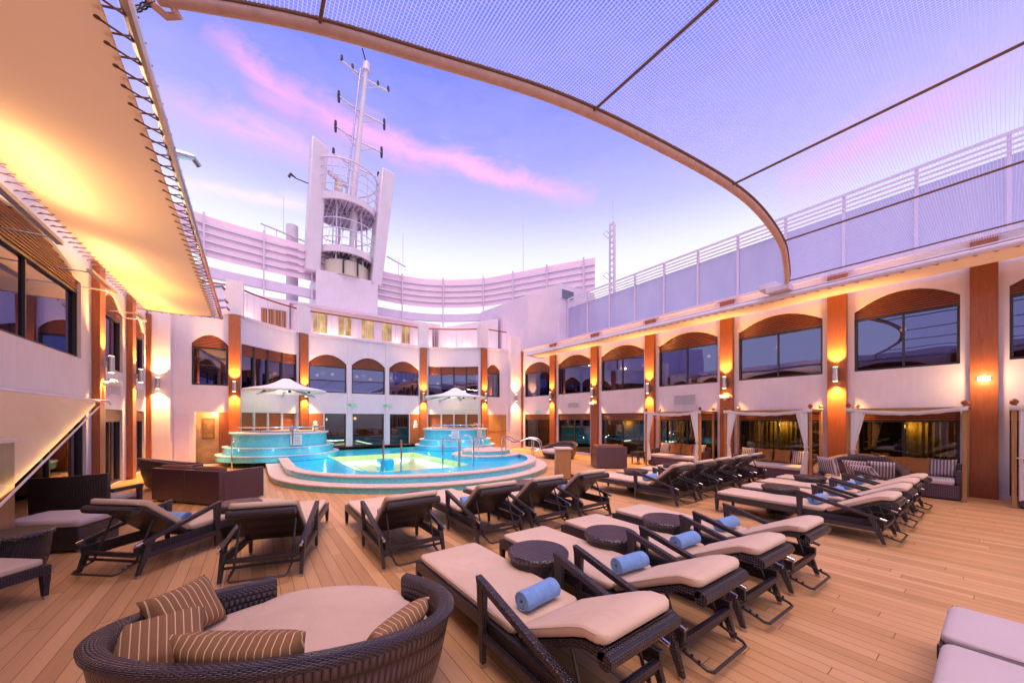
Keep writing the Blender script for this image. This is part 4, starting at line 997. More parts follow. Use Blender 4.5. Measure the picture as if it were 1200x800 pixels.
def hot_tub(cx, cy, label, sgn):
    global root, part
    r_, p_ = wthing('hot_tub', label, 'hot tub', (cx, cy, 0), 'hot tubs')
    for k, (r, z0, z1) in enumerate(((2.06, 0.2, 0.42), (1.86, 0.42, 0.70))):
        p_('platform', MB().revolve([(r, z0 + 0.003), (r, z1 - 0.04)], (cx, cy), 56), M['tile']); p_('coping', MB().revolve([(r + 0.03, z1 - 0.037), (r + 0.03, z1)], (cx, cy), 56), M['stone_b'], bevel=0.006)
    p_('tub_wall', MB().revolve([(1.62, 0.703), (1.6, 1.16)], (cx, cy), 56), M['tile'])
    n = 56; O = lambda r: [(cx + r * math.cos(2 * PI * k / n), cy + r * math.sin(2 * PI * k / n)) for k in range(n)]
    p_('rim', MB().band(O(1.68), O(1.3), 1.163, 1.225), M['white'], bevel=0.012)
    p_('tub_water', MB().add([(x, y, 1.17) for x, y in O(1.29)], [tuple(range(n))]), M['water'], smooth=0)
    # notice board on the tub wall
    for a in ((-1.35,) if sgn > 0 else (-2.05, -1.25)):
        x, y = cx + 1.655 * math.cos(a), cy + 1.655 * math.sin(a); w = 0.38
        q = MB().obox((x, y, 0.76), (0.02, w, 0.38), a); b = p_('notice_board', q, M['sign_w'])
        tx = MB()
        for k in range(5):
            xx, yy = x + 0.013 * math.cos(a), y + 0.013 * math.sin(a); tx.obox((xx, yy, 0.82 + 0.06 * k), (0.005, w * (0.8 if k % 2 else 0.65), 0.018), a)
        p_('print', tx, M['sign_txt'], b)
    # rail round the rim
    a0, a1 = (-2.7, -0.2) if sgn > 0 else (-2.9, -0.4)
    arcp = [(cx + 1.5 * math.cos(a0 + (a1 - a0) * k / 24), cy + 1.5 * math.sin(a0 + (a1 - a0) * k / 24), 1.42) for k in range(25)]
    hr = p_('handrail', MB().tube(arcp, 0.024, 8), M['steel'])
    for k in (0, 6, 12, 18, 24): p_('rail_post', MB().tube([(arcp[k][0], arcp[k][1], 1.226), arcp[k]], 0.018, 8), M['steel'], hr)
    x, y = cx + 1.9 * math.cos(-1.45), cy + 1.9 * math.sin(-1.45)
    p_('grab_hoop', MB().tube(crom3([(x, y, 0.705), (x, y, 1.35), (x, y + 0.06, 1.47), (x, y + 0.3, 1.5), (x, y + 0.42, 1.42), (x, y + 0.45, 1.23)]), 0.026, 8), M['steel'])
    for a in (-2.6, -1.8, -1.0): point('tub_lamp', (cx + 2.35 * math.cos(a), cy + 2.35 * math.sin(a), 0.60), 2.0, (0.5, 0.9, 1.0), 0.012)
hot_tub(0.98, 17.15, 'round turquoise tiled hot tub under the left tent canopy with one white notice board', 1)
hot_tub(8.75, 17.15, 'round turquoise tiled hot tub under the right tent canopy with two pale notice boards', -1)
def tent(cx, cy, rad, label):
    r_, p_ = wthing('tent_canopy', label, 'canopy', (cx, cy, 2.8), 'tent canopies over the hot tubs')
    prof = [(0.09, 3.33), (0.14, 3.32), (0.22, 3.27), (0.4, 3.16), (0.65, 3.05), (0.9, 2.98), (1.2, 2.93), (rad, 2.88), (rad + 0.02, 2.82), (rad - 0.02, 2.81), (1.2, 2.86), (0.6, 2.97), (0.2, 3.2)]
    n = 48; rings = []
    for r, z in prof: rings.append([(cx + r * (1 + 0.0 * k) * math.cos(2 * PI * k / n), cy + r * math.sin(2 * PI * k / n), z) for k in range(n)])
    p_('tent_sheet', MB().rings(rings, True, True), M['tent'], smooth=60)
    p_('rim_pipe', MB().tube([(cx + rad * math.cos(2 * PI * k / 48), cy + rad * math.sin(2 * PI * k / 48), 2.83) for k in range(49)], 0.055, 8), M['tent'])
    for a in (0.9, 1.57, 2.24): p_('support_arm', MB().tube([(cx + 0.2 * math.cos(a), cy + 0.2 * math.sin(a), 2.95), (cx + 1.9 * math.cos(a), cy + 2.0 * math.sin(a), 2.72)], 0.04, 8), M['alu'])
    for dx in (-0.75, 0.05, 0.7): p_('downlight', MB().tube([(cx + dx, cy - 0.8, 2.74), (cx + dx, cy - 0.8, 2.84)], 0.05, 10), M['black'])
tent(1.12, 16.9, 1.38, 'white pointed tent canopy over the left hot tub')
tent(8.62, 16.9, 1.5, 'white pointed tent canopy over the right hot tub')
point('canopy_lamp', (1.0, 17.6, 2.55), 10, (1, 0.85, 0.6)); point('canopy_lamp', (8.7, 17.6, 2.55), 10, (1, 0.85, 0.6))

# ------------------------------------------------------------------ LOUNGERS
def cushion_sweep(path, hw, th, ins=0.022):
    """rounded slab swept along (y,z) path; first/last rings tucked in"""
    mb = MB(); rings = []; P = [Vector((y, z)) for y, z in path]
    def sect(p, nrm, w, h):
        c = []
        for sx, sz, a0 in ((1, 1, 0), (-1, 1, 90), (-1, -1, 180), (1, -1, 270)):
            for k in range(4):
                a = R(a0 + 30 * k); c.append((sx * (w - ins) + ins * math.cos(a), sz * (h / 2 - min(ins, h / 2)) + min(ins, h / 2) * math.sin(a)))
        return [(x, p.x + nrm.x * (z + h0 / 2), p.y + nrm.y * (z + h0 / 2)) for x, z in c]
    h0 = th
    for i, p in enumerate(P):
        t = (P[min(i + 1, len(P) - 1)] - P[max(i - 1, 0)]).normalized(); nrm = Vector((-t.y, t.x))
        if nrm.y < 0: nrm = -nrm
        if i == 0:
            for q, dw, dh in ((0, 0.07, 0.045), (0.008, 0.04, 0.022), (0.022, 0.018, 0.006), (0.05, 0.003, 0.0)): rings.append(sect(p + t * q, nrm, hw - dw, th - dh))
            continue
        if i == len(P) - 1:
            for q, dw, dh in ((-0.05, 0.003, 0.0), (-0.022, 0.018, 0.006), (-0.008, 0.04, 0.022), (0, 0.07, 0.045)): rings.append(sect(p + t * q, nrm, hw - dw, th - dh))
            continue
        rings.append(sect(p, nrm, hw, th))
    mb.rings(rings, True, True)
    N = len(P)
    for sx in (-1, 1):
        pts = []
        for i, p in enumerate(P):
            t = (P[min(i + 1, N - 1)] - P[max(i - 1, 0)]).normalized(); nrm = Vector((-t.y, t.x)); nrm = nrm if nrm.y > 0 else -nrm
            e = 0.045 if i in (0, N - 1) else 0.0; dq = t * (0.012 if i == 0 else -0.012 if i == N - 1 else 0)
            pts.append((sx * (hw - 0.004 - e), p.x + dq.x + nrm.x * (th - 0.014), p.y + dq.y + nrm.y * (th - 0.014)))
        mb.tube(pts, 0.0055, 6)
    return mb
def make_lounger(name='sun_lounger', ang=27.0, cush='cush'):
    r = thing(name, '-', 'sun lounger')
    fr = MB()
    for s in (-1, 1): fr.box(s * 0.335 - 0.02, s * 0.335 + 0.02, -1.06, 1.18, 0.235, 0.325)
    fr.box(-0.3145, 0.3145, 1.13, 1.175, 0.235, 0.325); fr.box(-0.3145, 0.3145, -0.46, 1.129, 0.285, 0.318)
    fr.box(-0.3145, 0.3145, -1.06, -1.02, 0.22, 0.27)
    obj('frame', fr, M['wick_l'], r, bevel=0.006)
    hy, hz = -0.44, 0.325; a = R(ang); cb, sb = math.cos(a), math.sin(a)
    bp = [(hy - cb * t + (0 if t < .62 else 0.02), hz + sb * t - (0 if t < 0.55 else (t - 0.55) ** 2 * 1.1)) for t in (0.0, 0.15, 0.3, 0.45, 0.58, 0.68, 0.76, 0.82)]
    bs = MB(); prof = [(y, z) for y, z in bp] + [(y + 0.02, z - 0.05) for y, z in reversed(bp)]
    n = len(bp)
    for i in range(n - 1):
        (y0, z0), (y1, z1) = bp[i], bp[i + 1]
        w0 = 0.318; bs.hexa([(-w0, y0 + 0.01, z0 - 0.055), (w0, y0 + 0.01, z0 - 0.055), (w0, y1 + 0.01, z1 - 0.055), (-w0, y1 + 0.01, z1 - 0.055), (-w0, y0, z0 - 0.004), (w0, y0, z0 - 0.004), (w0, y1, z1 - 0.004), (-w0, y1, z1 - 0.004)])
    y, z = bp[-1]; bs.tube([(-0.318, y - 0.0, z - 0.05), (0.318, y - 0.0, z - 0.05)], 0.045, 12)
    obj('backrest', bs, M['wick_l'], r)
    seat = cushion_sweep([(1.17, 0.322), (1.0, 0.322), (0.6, 0.322), (0.2, 0.322), (-0.2, 0.322), (-0.41, 0.322)], 0.325, 0.064)
    obj('seat_cushion', seat, M[cush], r, smooth=50)
    back = cushion_sweep([(y_ + 0.005, z_) for y_, z_ in bp], 0.32, 0.068)
    obj('back_cushion', back, M[cush], r, smooth=50)
    for s in (-1, 1):
        ft = MB().taper((s * 0.33, 1.145, 0.03), (s * 0.33, 1.145, 0.234), 0.038, 0.038, 0.06, 0.06); l = obj('leg', ft, M['wick_l'], r, bevel=0.005)
        obj('foot_cap', MB().taper((s * 0.33, 1.145, 0.0), (s * 0.33, 1.145, 0.029), 0.03, 0.03, 0.036, 0.036), M['alu'], l)
        # arm: front post rises to the arm, the arm slopes to the rear and the rear post stands under it
        x = s * 0.375
        ap = MB().taper((x, -0.13, 0.03), (x, -0.12, 0.585), 0.035, 0.042, 0.05, 0.085); l = obj('leg', ap, M['wick_l'], r, bevel=0.006)
        obj('foot_cap', MB().taper((x, -0.13, 0.0), (x, -0.13, 0.029), 0.03, 0.034, 0.034, 0.04), M['alu'], l)
        am = MB().hexa([(x - .026, -0.165, .53), (x + .026, -0.165, .53), (x + .026, -0.075, .586), (x - .026, -0.075, .586), (x - .026, -0.18, .6), (x + .026, -0.18, .6), (x + .026, -0.08, .62), (x - .026, -0.08, .62)])
        am = MB(); am.rings([[(x + sx * .026, y_ , z_) for sx, y_, z_ in ((-1, yy, z0), (1, yy, z0), (1, yy + .012, z1), (-1, yy + .012, z1))] for yy, z0, z1 in ((-0.078, 0.575, 0.628), (-0.2, 0.545, 0.602), (-0.5, 0.47, 0.522), (-0.8, 0.398, 0.446), (-1.02, 0.348, 0.388))])
        arm = obj('armrest', am, M['wick_l'], r, bevel=0.006)
        obj('end_cap', MB().tube([(x, -1.018, 0.372), (x, -1.085, 0.355)], 0.017, 10), M['steel'], arm)
        rp = MB().taper((x, -1.06, 0.03), (x, -0.93, 0.395), 0.034, 0.04, 0.046, 0.085); l = obj('leg', rp, M['wick_l'], r, bevel=0.005)
        obj('foot_cap', MB().taper((x, -1.07, 0.0), (x, -1.06, 0.029), 0.03, 0.03, 0.034, 0.038), M['alu'], l)
        obj('side_rail', MB().box(x - 0.017, x + 0.017, -0.99, -0.151, 0.185, 0.245), M['wick_l'], r, bevel=0.004)
    obj('cross_bar', MB().tube([(-0.36, -1.0, 0.16), (0.36, -1.0, 0.16)], 0.016, 8), M['leather'], r)
    pr = MB(); hz2 = hz + sb * 0.5 - 0.06; hy2 = hy - cb * 0.5
    pr.tube([(-0.27, hy2, hz2), (-0.27, -1.0, 0.14), (-0.265, -1.17, 0.09), (-0.24, -1.2, 0.082), (0.24, -1.2, 0.082), (0.265, -1.17, 0.09), (0.27, -1.0, 0.14), (0.27, hy2, hz2)], 0.012, 7)
    for s in (-1, 1):
        for k in range(3): 
            yy = -1.02 - 0.05 * k; zz = 0.132 - 0.015 * k
            pr.box(s * 0.27 - 0.005, s * 0.27 + 0.005, yy - 0.008, yy + 0.008, zz, zz + 0.03)
    obj('prop_bar', pr, M['leather'], r)
    return r
proto = make_lounger()
proto_up = make_lounger(ang=41.0)
used = set()
def lounger(x, y, rz, label, group, up=False):
    pr_ = proto_up if up else proto
    if pr_.name not in used: o = pr_; used.add(pr_.name)
    else: o = copy_tree(pr_)
    o.location = (x + random.uniform(-.02, .02), y + random.uniform(-.03, .03), 0); o.rotation_euler = (0, 0, rz + R(random.uniform(-1.6, 1.6))); o['label'] = label; o['group'] = group
    return o
gF = 'front row of sun loungers'
FRONT = ['foremost taupe sun lounger of the front row, beside the big round daybed', 'second sun lounger of the front row, between the first and second wicker drum tables',
         'third sun lounger of the front row, between the second and third wicker drum tables', 'fourth sun lounger of the front row, farthest from the round daybed']
for x, lb in zip((1.70, 2.72, 3.70, 4.72), FRONT): lounger(x, 2.32, 0, lb, gF)
gP = 'row of sun loungers along the pool steps'
for x, lb, a in zip((1.60, 2.86, 3.78, 4.88), ('first lounger of the poolside row, nearest the foreground round daybed', 'second lounger of the poolside row, with a blue towel under its left arm', 'third lounger of the poolside row, overlapping the wicker back of the second', 'fourth lounger of the poolside row, in front of the wooden pedestal'), (0.02, -0.03, -0.02, 0.0)):
    lounger(x, 5.22, a, lb, gP, True)
gE = 'right row of sun loungers near the cabanas'
for x, lb in zip((7.38, 8.42, 9.36, 10.3), ('nearest lounger of the right row, its long side facing the open deck', 'second lounger of the right row, just behind the first drum table', 'third lounger of the right row, partly hidden behind two others', 'farthest lounger of the right row, beside the pillow filled round daybed')):
    lounger(x, 2.05, 0.0, lb, gE)
gG = 'back row of sun loungers before the far cabana'
for i, (x, lb) in enumerate(zip((7.1, 8.05, 8.98, 9.9, 10.75), ('first lounger of the back row, with a blue towel in its seat', 'second lounger of the back row, backrest just behind the first', 'third lounger of the back row, in the middle of the overlapping backrests', 'fourth lounger of the back row, in front of the far cabana sofa', 'last lounger of the back row, its raised pale back nearest the cabanas'))):
    lounger(x, 4.85, 0.03, lb, gG, True)
gL = 'loungers standing askew by the left wall'
lounger(-0.56, 6.62, R(-43), 'lounger standing askew at left with a rolled blue towel, head toward the wall', gL, True)
lounger(0.40, 5.72, R(-15), 'lounger seen from behind just beyond the round daybed, its foot toward the pool', gL, True)
lounger(-2.62, 4.80, R(-40), 'lounger cut off by the left edge of the photo', gL)
gB = 'pale loungers at the bottom right corner'
for x, lb in ((3.12, 'nearer pale lounger foot in the bottom right corner, cut off by the lower edge'), (3.84, 'second pale lounger foot in the bottom right corner, cut off by the right edge')):
    o = lounger(x, -0.93, 0, lb, gB)
    for c in o.children:
        if 'cushion' in c.name:
            c.data = c.data.copy(); c.data.materials[0] = M['cush_l']

# ------------------------------------------------------------------ DRUM TABLES
def make_table():
    r = thing('drum_table', '-', 'side table')
    b = MB(); b.revolve([(0.20, 0.02), (0.215, 0.06), (0.25, 0.22), (0.268, 0.44)], (0, 0), 36); obj('base', b, M['wick_l'], r)
    t = MB(); t.revolve([(0.27, 0.442), (0.288, 0.45), (0.29, 0.485), (0.275, 0.50)], (0, 0), 40); obj('table_top', t, M['wick_top'], r, bevel=0.004)
    for k in range(4): a = PI / 4 + k * PI / 2; obj('foot', MB().tube([(0.17 * math.cos(a), 0.17 * math.sin(a), 0), (0.17 * math.cos(a), 0.17 * math.sin(a), 0.021)], 0.02, 8), M['alu'], r)
    return r
tproto = make_table(); tused = False
for x, y, lb in ((2.21, 2.62, 'round dark wicker drum table nearest the camera, between the first two front row loungers'), (3.21, 2.56, 'second round wicker drum table, between the second and third front row loungers'), (4.21, 2.50, 'third round wicker drum table, between the last two front row loungers'),
                 (-0.15, 6.75, 'wicker drum table between the two askew loungers at left'), (2.22, 5.75, 'wicker drum table between the first two poolside loungers'), (4.34, 5.62, 'wicker drum table by the last poolside lounger'),
                 (7.9, 2.45, 'wicker drum table between the first two loungers of the right row'), (9.83, 2.5, 'wicker drum table between the last two loungers of the right row'), (7.58, 5.3, 'wicker drum table between the first two back row loungers'), (9.45, 5.4, 'wicker drum table in the middle of the back row'), (-2.12, 6.42, 'wicker drum table at the left photo edge')):
    o = tproto if not tused else copy_tree(tproto); tused = True
    o.location = (x, y, 0); o.rotation_euler = (0, 0, random.random() * 6); o['label'] = lb; o['group'] = 'round wicker drum tables'

# ------------------------------------------------------------------ TOWELS
def towel_mesh():
    mb = MB(); L = 0.34; N = 44; turns = 3.6; th = 0.017
    prof_o = []; prof_i = []
    for i in range(N + 1):
        t = i / N; a = t * turns * 2 * PI; r = 0.013 + 0.058 * t + 0.004 * math.sin(a * 0.83)
        prof_o.append(((r + th / 2) * math.cos(a), (r + th / 2) * math.sin(a))); prof_i.append(((r - th / 2 * 0.8) * math.cos(a), (r - th / 2 * 0.8) * math.sin(a)))
    poly = prof_o + prof_i[::-1]
    n = len(poly); rings = []
    for k, x in enumerate((-L / 2, -L / 2 + 0.012, -0.07, 0.06, L / 2 - 0.012, L / 2)):
        s = 0.96 if k in (0, 5) else 1.0
        rings.append([(x + 0.010 * math.sin(k * 2.1 + 9 * y), y * s * (1.06 + 0.03 * math.sin(k * 1.7)), z * s * (0.95 + 0.03 * math.sin(k * 2.3)) + 0.078 - (0.006 if z < -0.05 else 0)) for y, z in poly])
    o = len(mb.v)
    mb.rings(rings, True, False)
    m = N + 1
    for e, rev in ((0, False), (5, True)):
        b = e * n
        for i in range(N):
            q = (b + i, b + i + 1, b + n - 2 - i, b + n - 1 - i); mb.f.append(q if rev else q[::-1])
    return mb
tw = None
TOW = [(1.70, 2.02, 0.05, 'rolled blue towel lying on the foremost front row lounger'), (2.74, 1.98, 0.1, 'rolled blue towel on the second front row lounger'), (3.72, 2.0, -0.05, 'rolled blue towel on the third front row lounger'), (4.72, 2.02, 0.05, 'rolled blue towel on the fourth front row lounger'),
       (1.55, 4.98, 0.1, 'rolled blue towel peeping out on the first poolside lounger'), (2.80, 4.95, 0.05, 'rolled blue towel under the arm of the second poolside lounger'), (4.85, 4.92, 0.0, 'rolled blue towel on the fourth poolside lounger'),
       (7.36, 1.78, 0.05, 'rolled blue towel on the nearest lounger of the right row'), (8.42, 1.78, 0.0, 'rolled blue towel on the second lounger of the right row'), (9.36, 1.8, 0.0, 'rolled blue towel on the third lounger of the right row'), (10.3, 1.8, 0.0, 'rolled blue towel on the farthest lounger of the right row'),
       (7.1, 4.6, 0.0, 'rolled blue towel on the first back row lounger'), (9.9, 4.6, 0.0, 'rolled blue towel on the fourth back row lounger'), (-0.80, 6.36, R(-43), 'rolled blue towel on the askew lounger at left')]
for x, y, a, lb in TOW:
    if tw is None: o = tw = obj('rolled_towel', towel_mesh(), M['towel'], smooth=45)
    else: o = tw.copy(); COL.objects.link(o)
    o.location = (x, y, 0.387); o.rotation_euler = (0, 0, a + random.uniform(-0.22, 0.22)); tag(o, lb, 'towel', 'rolled blue towels on the loungers')

# ------------------------------------------------------------------ PILLOWS
def pillow_mesh(w=0.46, h=0.46, t=0.14, n=14, pinch=0.10):
    """soft square pillow standing in x-z, thickness along y, base at z=0"""
    mb = MB(); top = []; bot = []
    for s in (1, -1):
        g = []
        for i in range(n + 1):
            for j in range(n + 1):
                u = i / n * 2 - 1; v = j / n * 2 - 1
                e = (1 - u ** 4) * (1 - v ** 4); k = 1 - pinch * (1 - abs(v) ** 1.5) * abs(u) ** 3; k2 = 1 - pinch * (1 - abs(u) ** 1.5) * abs(v) ** 3
                g.append((u * w / 2 * k, s * (t / 2 * e ** 0.45 + 0.004), v * h / 2 * k2 + h / 2))
        o = len(mb.v); mb.v += g
        for i in range(n):
            for j in range(n):
                a = o + i * (n + 1) + j; mb.f.append((a, a + 1, a + n + 2, a + n + 1) if s > 0 else (a + n + 1, a + n + 2, a + 1, a))
    m = (n + 1) ** 2
    rim = [i * (n + 1) for i in range(n + 1)] + [n * (n + 1) + j for j in range(1, n + 1)] + [i * (n + 1) + n for i in range(n - 1, -1, -1)] + [j for j in range(n - 1, 0, -1)]
    for i in range(len(rim)):
        a, b = rim[i], rim[(i + 1) % len(rim)]; mb.f.append((a, b, m + b, m + a))
    return mb
PIL = {}
def pillow(x, y, z, rz, tilt, mat, label, group, w=0.46, h=0.46, t=0.15, roll=0):
    k = (mat, w, h, t)
    if k not in PIL: o = PIL[k] = obj('pillow', pillow_mesh(w, h, t), M[mat], smooth=70)
    else: o = PIL[k].copy(); COL.objects.link(o)
    o.location = (x, y, z); o.rotation_mode = 'ZXY' if False else 'XYZ'
    o.matrix_world = Matrix.Translation((x, y, z)) @ Matrix.Rotation(rz, 4, 'Z') @ Matrix.Rotation(tilt, 4, 'X') @ Matrix.Rotation(roll, 4, 'Y')
    return tag(o, label, 'pillow', group)

# ------------------------------------------------------------------ ROUND DAYBEDS
def round_daybed(name, label, cat, loc, rz, rad, hb, hf, mat, cush, open_deg=70, seat_z=0.36, group=None, near=1.0, far=1.0):
    """rim wraps round the back (local -y), opening at local +y"""
    r = thing(name, label, cat, loc, rz, group)
    n = 84; half = PI - R(open_deg) / 2
    mb = MB(); rings = []; per = 16
    for i in range(n + 1):
        f = i / n * 2 - 1; a = -PI / 2 + f * half
        tfade = (0.5 + 0.5 * math.cos(PI * min(1, abs(f)))) ** 0.75; h = hf + (hb - hf) * tfade
        w = (0.085 if rad < 0.82 else 0.047) * (0.75 + 0.5 * tfade)     # wall thickness
        flare = 1.0
        sec = [(rad * 0.80, 0.05), (rad * 0.86, 0.12), (rad * 0.935, h * 0.5), (rad * 0.99, h - 0.06), (rad * 1.015, h - 0.03), (rad * 1.02, h - 0.01), (rad * 1.005, h + 0.004), (rad * 0.99, h + 0.008),
               (rad - w * 0.9, h + 0.004), (rad - w * 1.5, h - 0.004), (rad - w * 1.75, h - 0.018), (rad - w * 1.8, h - 0.05), (rad - w * 1.7, min(h - 0.07, 0.36)), (rad - w * 1.7, 0.25), (rad * 0.74, 0.12), (rad * 0.74, 0.05)]
        e = min(1, (1 - abs(f)) * 14) ; 
        rings.append([(q * math.cos(a), q * math.sin(a), z) for q, z in sec])
    oval = lambda L: [[(x, y * (near if y < 0 else far), z) for x, y, z in q] for q in L]
    rings = oval(rings); mb.rings(rings, True, True, uv=True); obj('wicker_rim', mb, M[mat], r, smooth=50)
    b = MB(); b.revolve([(rad * 0.73, 0.05), (rad * 0.78, 0.12), (rad * 0.80, seat_z - 0.16)], (0, 0), 48); b.v = oval([b.v])[0]; obj('base', b, M['wick_l'], r)
    c = MB(); q = rad * 0.93
    rr = [(q * 0.96, seat_z - 0.155), (q * 1.0, seat_z - 0.14), (q * 1.01, seat_z - 0.08), (q * 0.995, seat_z - 0.035), (q * 0.96, seat_z - 0.012), (q * 0.86, seat_z), (q * 0.5, seat_z + 0.01), (q * 0.05, seat_z + 0.014)]
    rings = []
    w_ = rad - (0.085 if rad < 0.82 else 0.047) * 1.25 * 1.72
    for rr_, z in rr:
        ring = []
        for k in range(72):
            a = 2 * PI * k / 72; d = abs(((a + PI / 2 + PI) % (2 * PI)) - PI)     # angle from the back
            x, y = rr_ * math.cos(a), rr_ * math.sin(a)
            lim = w_ / (q * 1.01)
            fct = lim if d < half - 0.10 else lim + (1.04 - lim) * min(1, (d - half + 0.10) / 0.16)
            ring.append((x * fct, y * fct, z))
        rings.append(ring)
    c.rings(oval(rings), True, True); obj('mattress', c, M[cush], r, smooth=60)
    return r
TH0 = math.atan(305 / 420.0)
def CW(X, Z): c, q = math.cos(TH0), math.sin(TH0); return (X * c + Z * q, -X * q + Z * c)   # step right / step ahead of the viewer -> deck plan
bx_, by_ = CW(-1.28, 2.10)
round_daybed('round_daybed', 'big round dark wicker daybed in the foreground with a taupe mattress and four striped pillows', 'daybed', (bx_, by_, 0), -TH0 + R(4), 0.91, 0.75, 0.52, 'wick_uv', 'cush', 66, 0.42, None, 0.76, 0.93)
gP1 = 'brown striped pillows on the foreground daybed'
for X, Z, dz, rz, tl, ww, hh, tt, lb in ((-1.93, 2.20, 0, 80, -34, 0.38, 0.33, 0.16, 'brown striped pillow standing upright behind another at the left of the foreground daybed'), (-1.84, 1.86, 0.0, 44, -62, 0.42, 0.34, 0.19, 'brown striped pillow lying frontmost at the left of the foreground daybed'),
                             (-1.20, 1.66, 0.0, 2, 14, 0.58, 0.40, 0.15, 'brown striped pillow lying along the near rim in the middle of the foreground daybed'), (-0.74, 1.98, 0.0, -112, -34, 0.44, 0.33, 0.13, 'brown striped pillow tucked against the right rim of the foreground daybed')):
    x, y = CW(X, Z); pillow(x, y, 0.425 + dz, -TH0 + R(rz), R(tl), 'stripe_br', lb, gP1, ww, hh, tt)

round_daybed('round_daybed', 'round wicker daybed heaped with grey striped pillows before the nearest cabana', 'daybed', (11.35, 2.0, 0), R(95), 0.80, 0.88, 0.42, 'wick_uv_far', 'cush', 110, 0.40)
gP2 = 'grey striped pillows on the far round daybed'
for x, y, rz, tl, lb in ((11.15, 2.45, R(60), R(-15), 'upright grey striped pillow at the left of the far round daybed'), (11.45, 2.0, R(80), R(-35), 'middle grey striped pillow leaning back on the far round daybed'), (11.5, 1.65, R(100), R(-30), 'right grey striped pillow on the far round daybed'), (11.2, 1.8, R(70), R(-50), 'small front grey striped pillow on the far round daybed')):
    pillow(x, y, 0.41, rz, tl, 'stripe_gr', lb, gP2, 0.46, 0.44, 0.16)
round_daybed('round_sofa', 'low round dark wicker sofa with high back by the right cabin wall behind the pedestal', 'sofa', (11.0, 11.6, 0), R(100), 0.80, 0.72, 0.42, 'wick_uv_far', 'cush_l', 120, 0.40)
round_daybed('tub_sofa', 'round dark wicker tub sofa by the left wall behind the cube sofa', 'sofa', (-1.42, 12.6, 0), R(-70), 0.85, 0.78, 0.50, 'wick_uv_far', 'cush_br', 110, 0.40)

r = thing('ottoman', 'low wicker ottoman with a pale cushion between the black wicker chair and the askew lounger', 'ottoman', (-2.08, 7.55, 0), R(-25))
obj('base', MB().box(-0.42, 0.42, -0.3, 0.3, 0.03, 0.33), M['wick'], r, bevel=0.012)
obj('cushion', MB().box(-0.44, 0.44, -0.32, 0.32, 0.332, 0.44), M['cush_l'], r, bevel=0.04)
for a in (-1, 1):
    for b in (-1, 1): obj('foot', MB().tube([(a * 0.36, b * 0.24, 0), (a * 0.36, b * 0.24, 0.029)], 0.02, 8), M['alu'], r)
# ------------------------------------------------------------------ CUBE SOFAS
def cube_sofa(label, corner, dirb, L, W, h, seats, pil):
    d = Vector(dirb).normalized(); rz = math.atan2(d.y, d.x)
    r = thing('cube_sofa', label, 'sofa', (*corner, 0), rz, 'square wicker sofas')
    sgn = 1 if seats > 0 else -1; ns = abs(seats)
    for i in range(ns):
        obj('back_panel', MB().box(L * i / ns + 0.004, L * (i + 1) / ns - 0.004, 0, sgn * 0.09, 0.03, h) if sgn > 0 else MB().box(L * i / ns + 0.004, L * (i + 1) / ns - 0.004, -0.09, 0, 0.03, h), M['wick_purple'], r, bevel=0.012)
        a, b = sorted((sgn * 0.26, sgn * (W - 0.02)))
        obj('seat_cushion', MB().box(L * i / ns + 0.1, L * (i + 1) / ns - 0.1, a, b, 0.30, 0.43), M['cush_br'], r, bevel=0.03)
        a, b = sorted((sgn * 0.092, sgn * 0.25)); obj('back_cushion', MB().box(L * i / ns + 0.1, L * (i + 1) / ns - 0.1, a, b, 0.34, h + 0.06), M['cush_br'], r, bevel=0.05)
    a, b = sorted((sgn * 0.092, sgn * W))
    for x in (0.004, L - 0.094): obj('arm_panel', MB().box(x, x + 0.09, a, b, 0.03, h - 0.02), M['wick_purple'], r, bevel=0.012)
    obj('base', MB().box(0.095, L - 0.095, a, b, 0.05, 0.298), M['wick_purple'], r, bevel=0.006)
    for x in (0.08, L - 0.08):
        for y in (0.08 * sgn, (W - 0.08) * sgn): obj('foot', MB().tube([(x, y, 0), (x, y, 0.049)], 0.02, 8), M['alu'], r)
    return r
cube_sofa('two-seat brown wicker cube sofa with its back to the camera left of the pool', (-1.72, 10.62), (1.2, -1.5), 1.92, 0.95, 0.70, 2, None)
cube_sofa('purple-brown wicker cube armchair sofa on the right deck beyond the pedestal', (9.70, 8.36), (0.84, -0.60), 1.08, 0.92, 0.76, 1, None)
for dx, dy, lb in ((10.05, 8.55, 'mottled brown pillow at the left on the purple cube sofa'), (10.42, 8.30, 'mottled brown pillow at the right on the purple cube sofa')):
    pillow(dx, dy, 0.44, R(-36), R(15), 'cush_or', lb, 'brown pillows on the purple cube sofa', 0.42, 0.42, 0.15)
# black wicker chair by the left wall
r = thing('wicker_chair', 'black wicker armchair with a broad upright back in front of the folded awning at left', 'armchair', (-2.35, 8.75, 0), R(-28))
bk = MB(); rings = []
for k in range(13):
    t = k / 12 * 2 - 1; x = 0.55 * t; y = -0.12 * (1 - t * t); rings.append([(x, y, 0.0 if abs(t) == 1 else 0.28), (x, y + 0.05, 0.0 if abs(t) == 1 else 0.28), (x, y + 0.03, 0.84 + 0.03 * t), (x, y - 0.02, 0.84 + 0.03 * t)])
obj('backrest', bk.rings(rings, True, True), M['wick'], r, bevel=0.008)
obj('seat', MB().box(-0.5, 0.5, 0.06, 0.62, 0.26, 0.36), M['wick'], r, bevel=0.01)
obj('seat_cushion', MB().box(-0.47, 0.47, 0.08, 0.6, 0.362, 0.45), M['cush_l'], r, bevel=0.03)
for s in (-1, 1):
    obj('armrest', MB().box(s * 0.54 - 0.035, s * 0.54 + 0.035, 0.06, 0.62, 0.54, 0.60), M['wick'], r, bevel=0.01)
    obj('leg', MB().taper((s * 0.53, 0.58, 0), (s * 0.53, 0.58, 0.539), 0.04, 0.04, 0.06, 0.06), M['wick'], r)

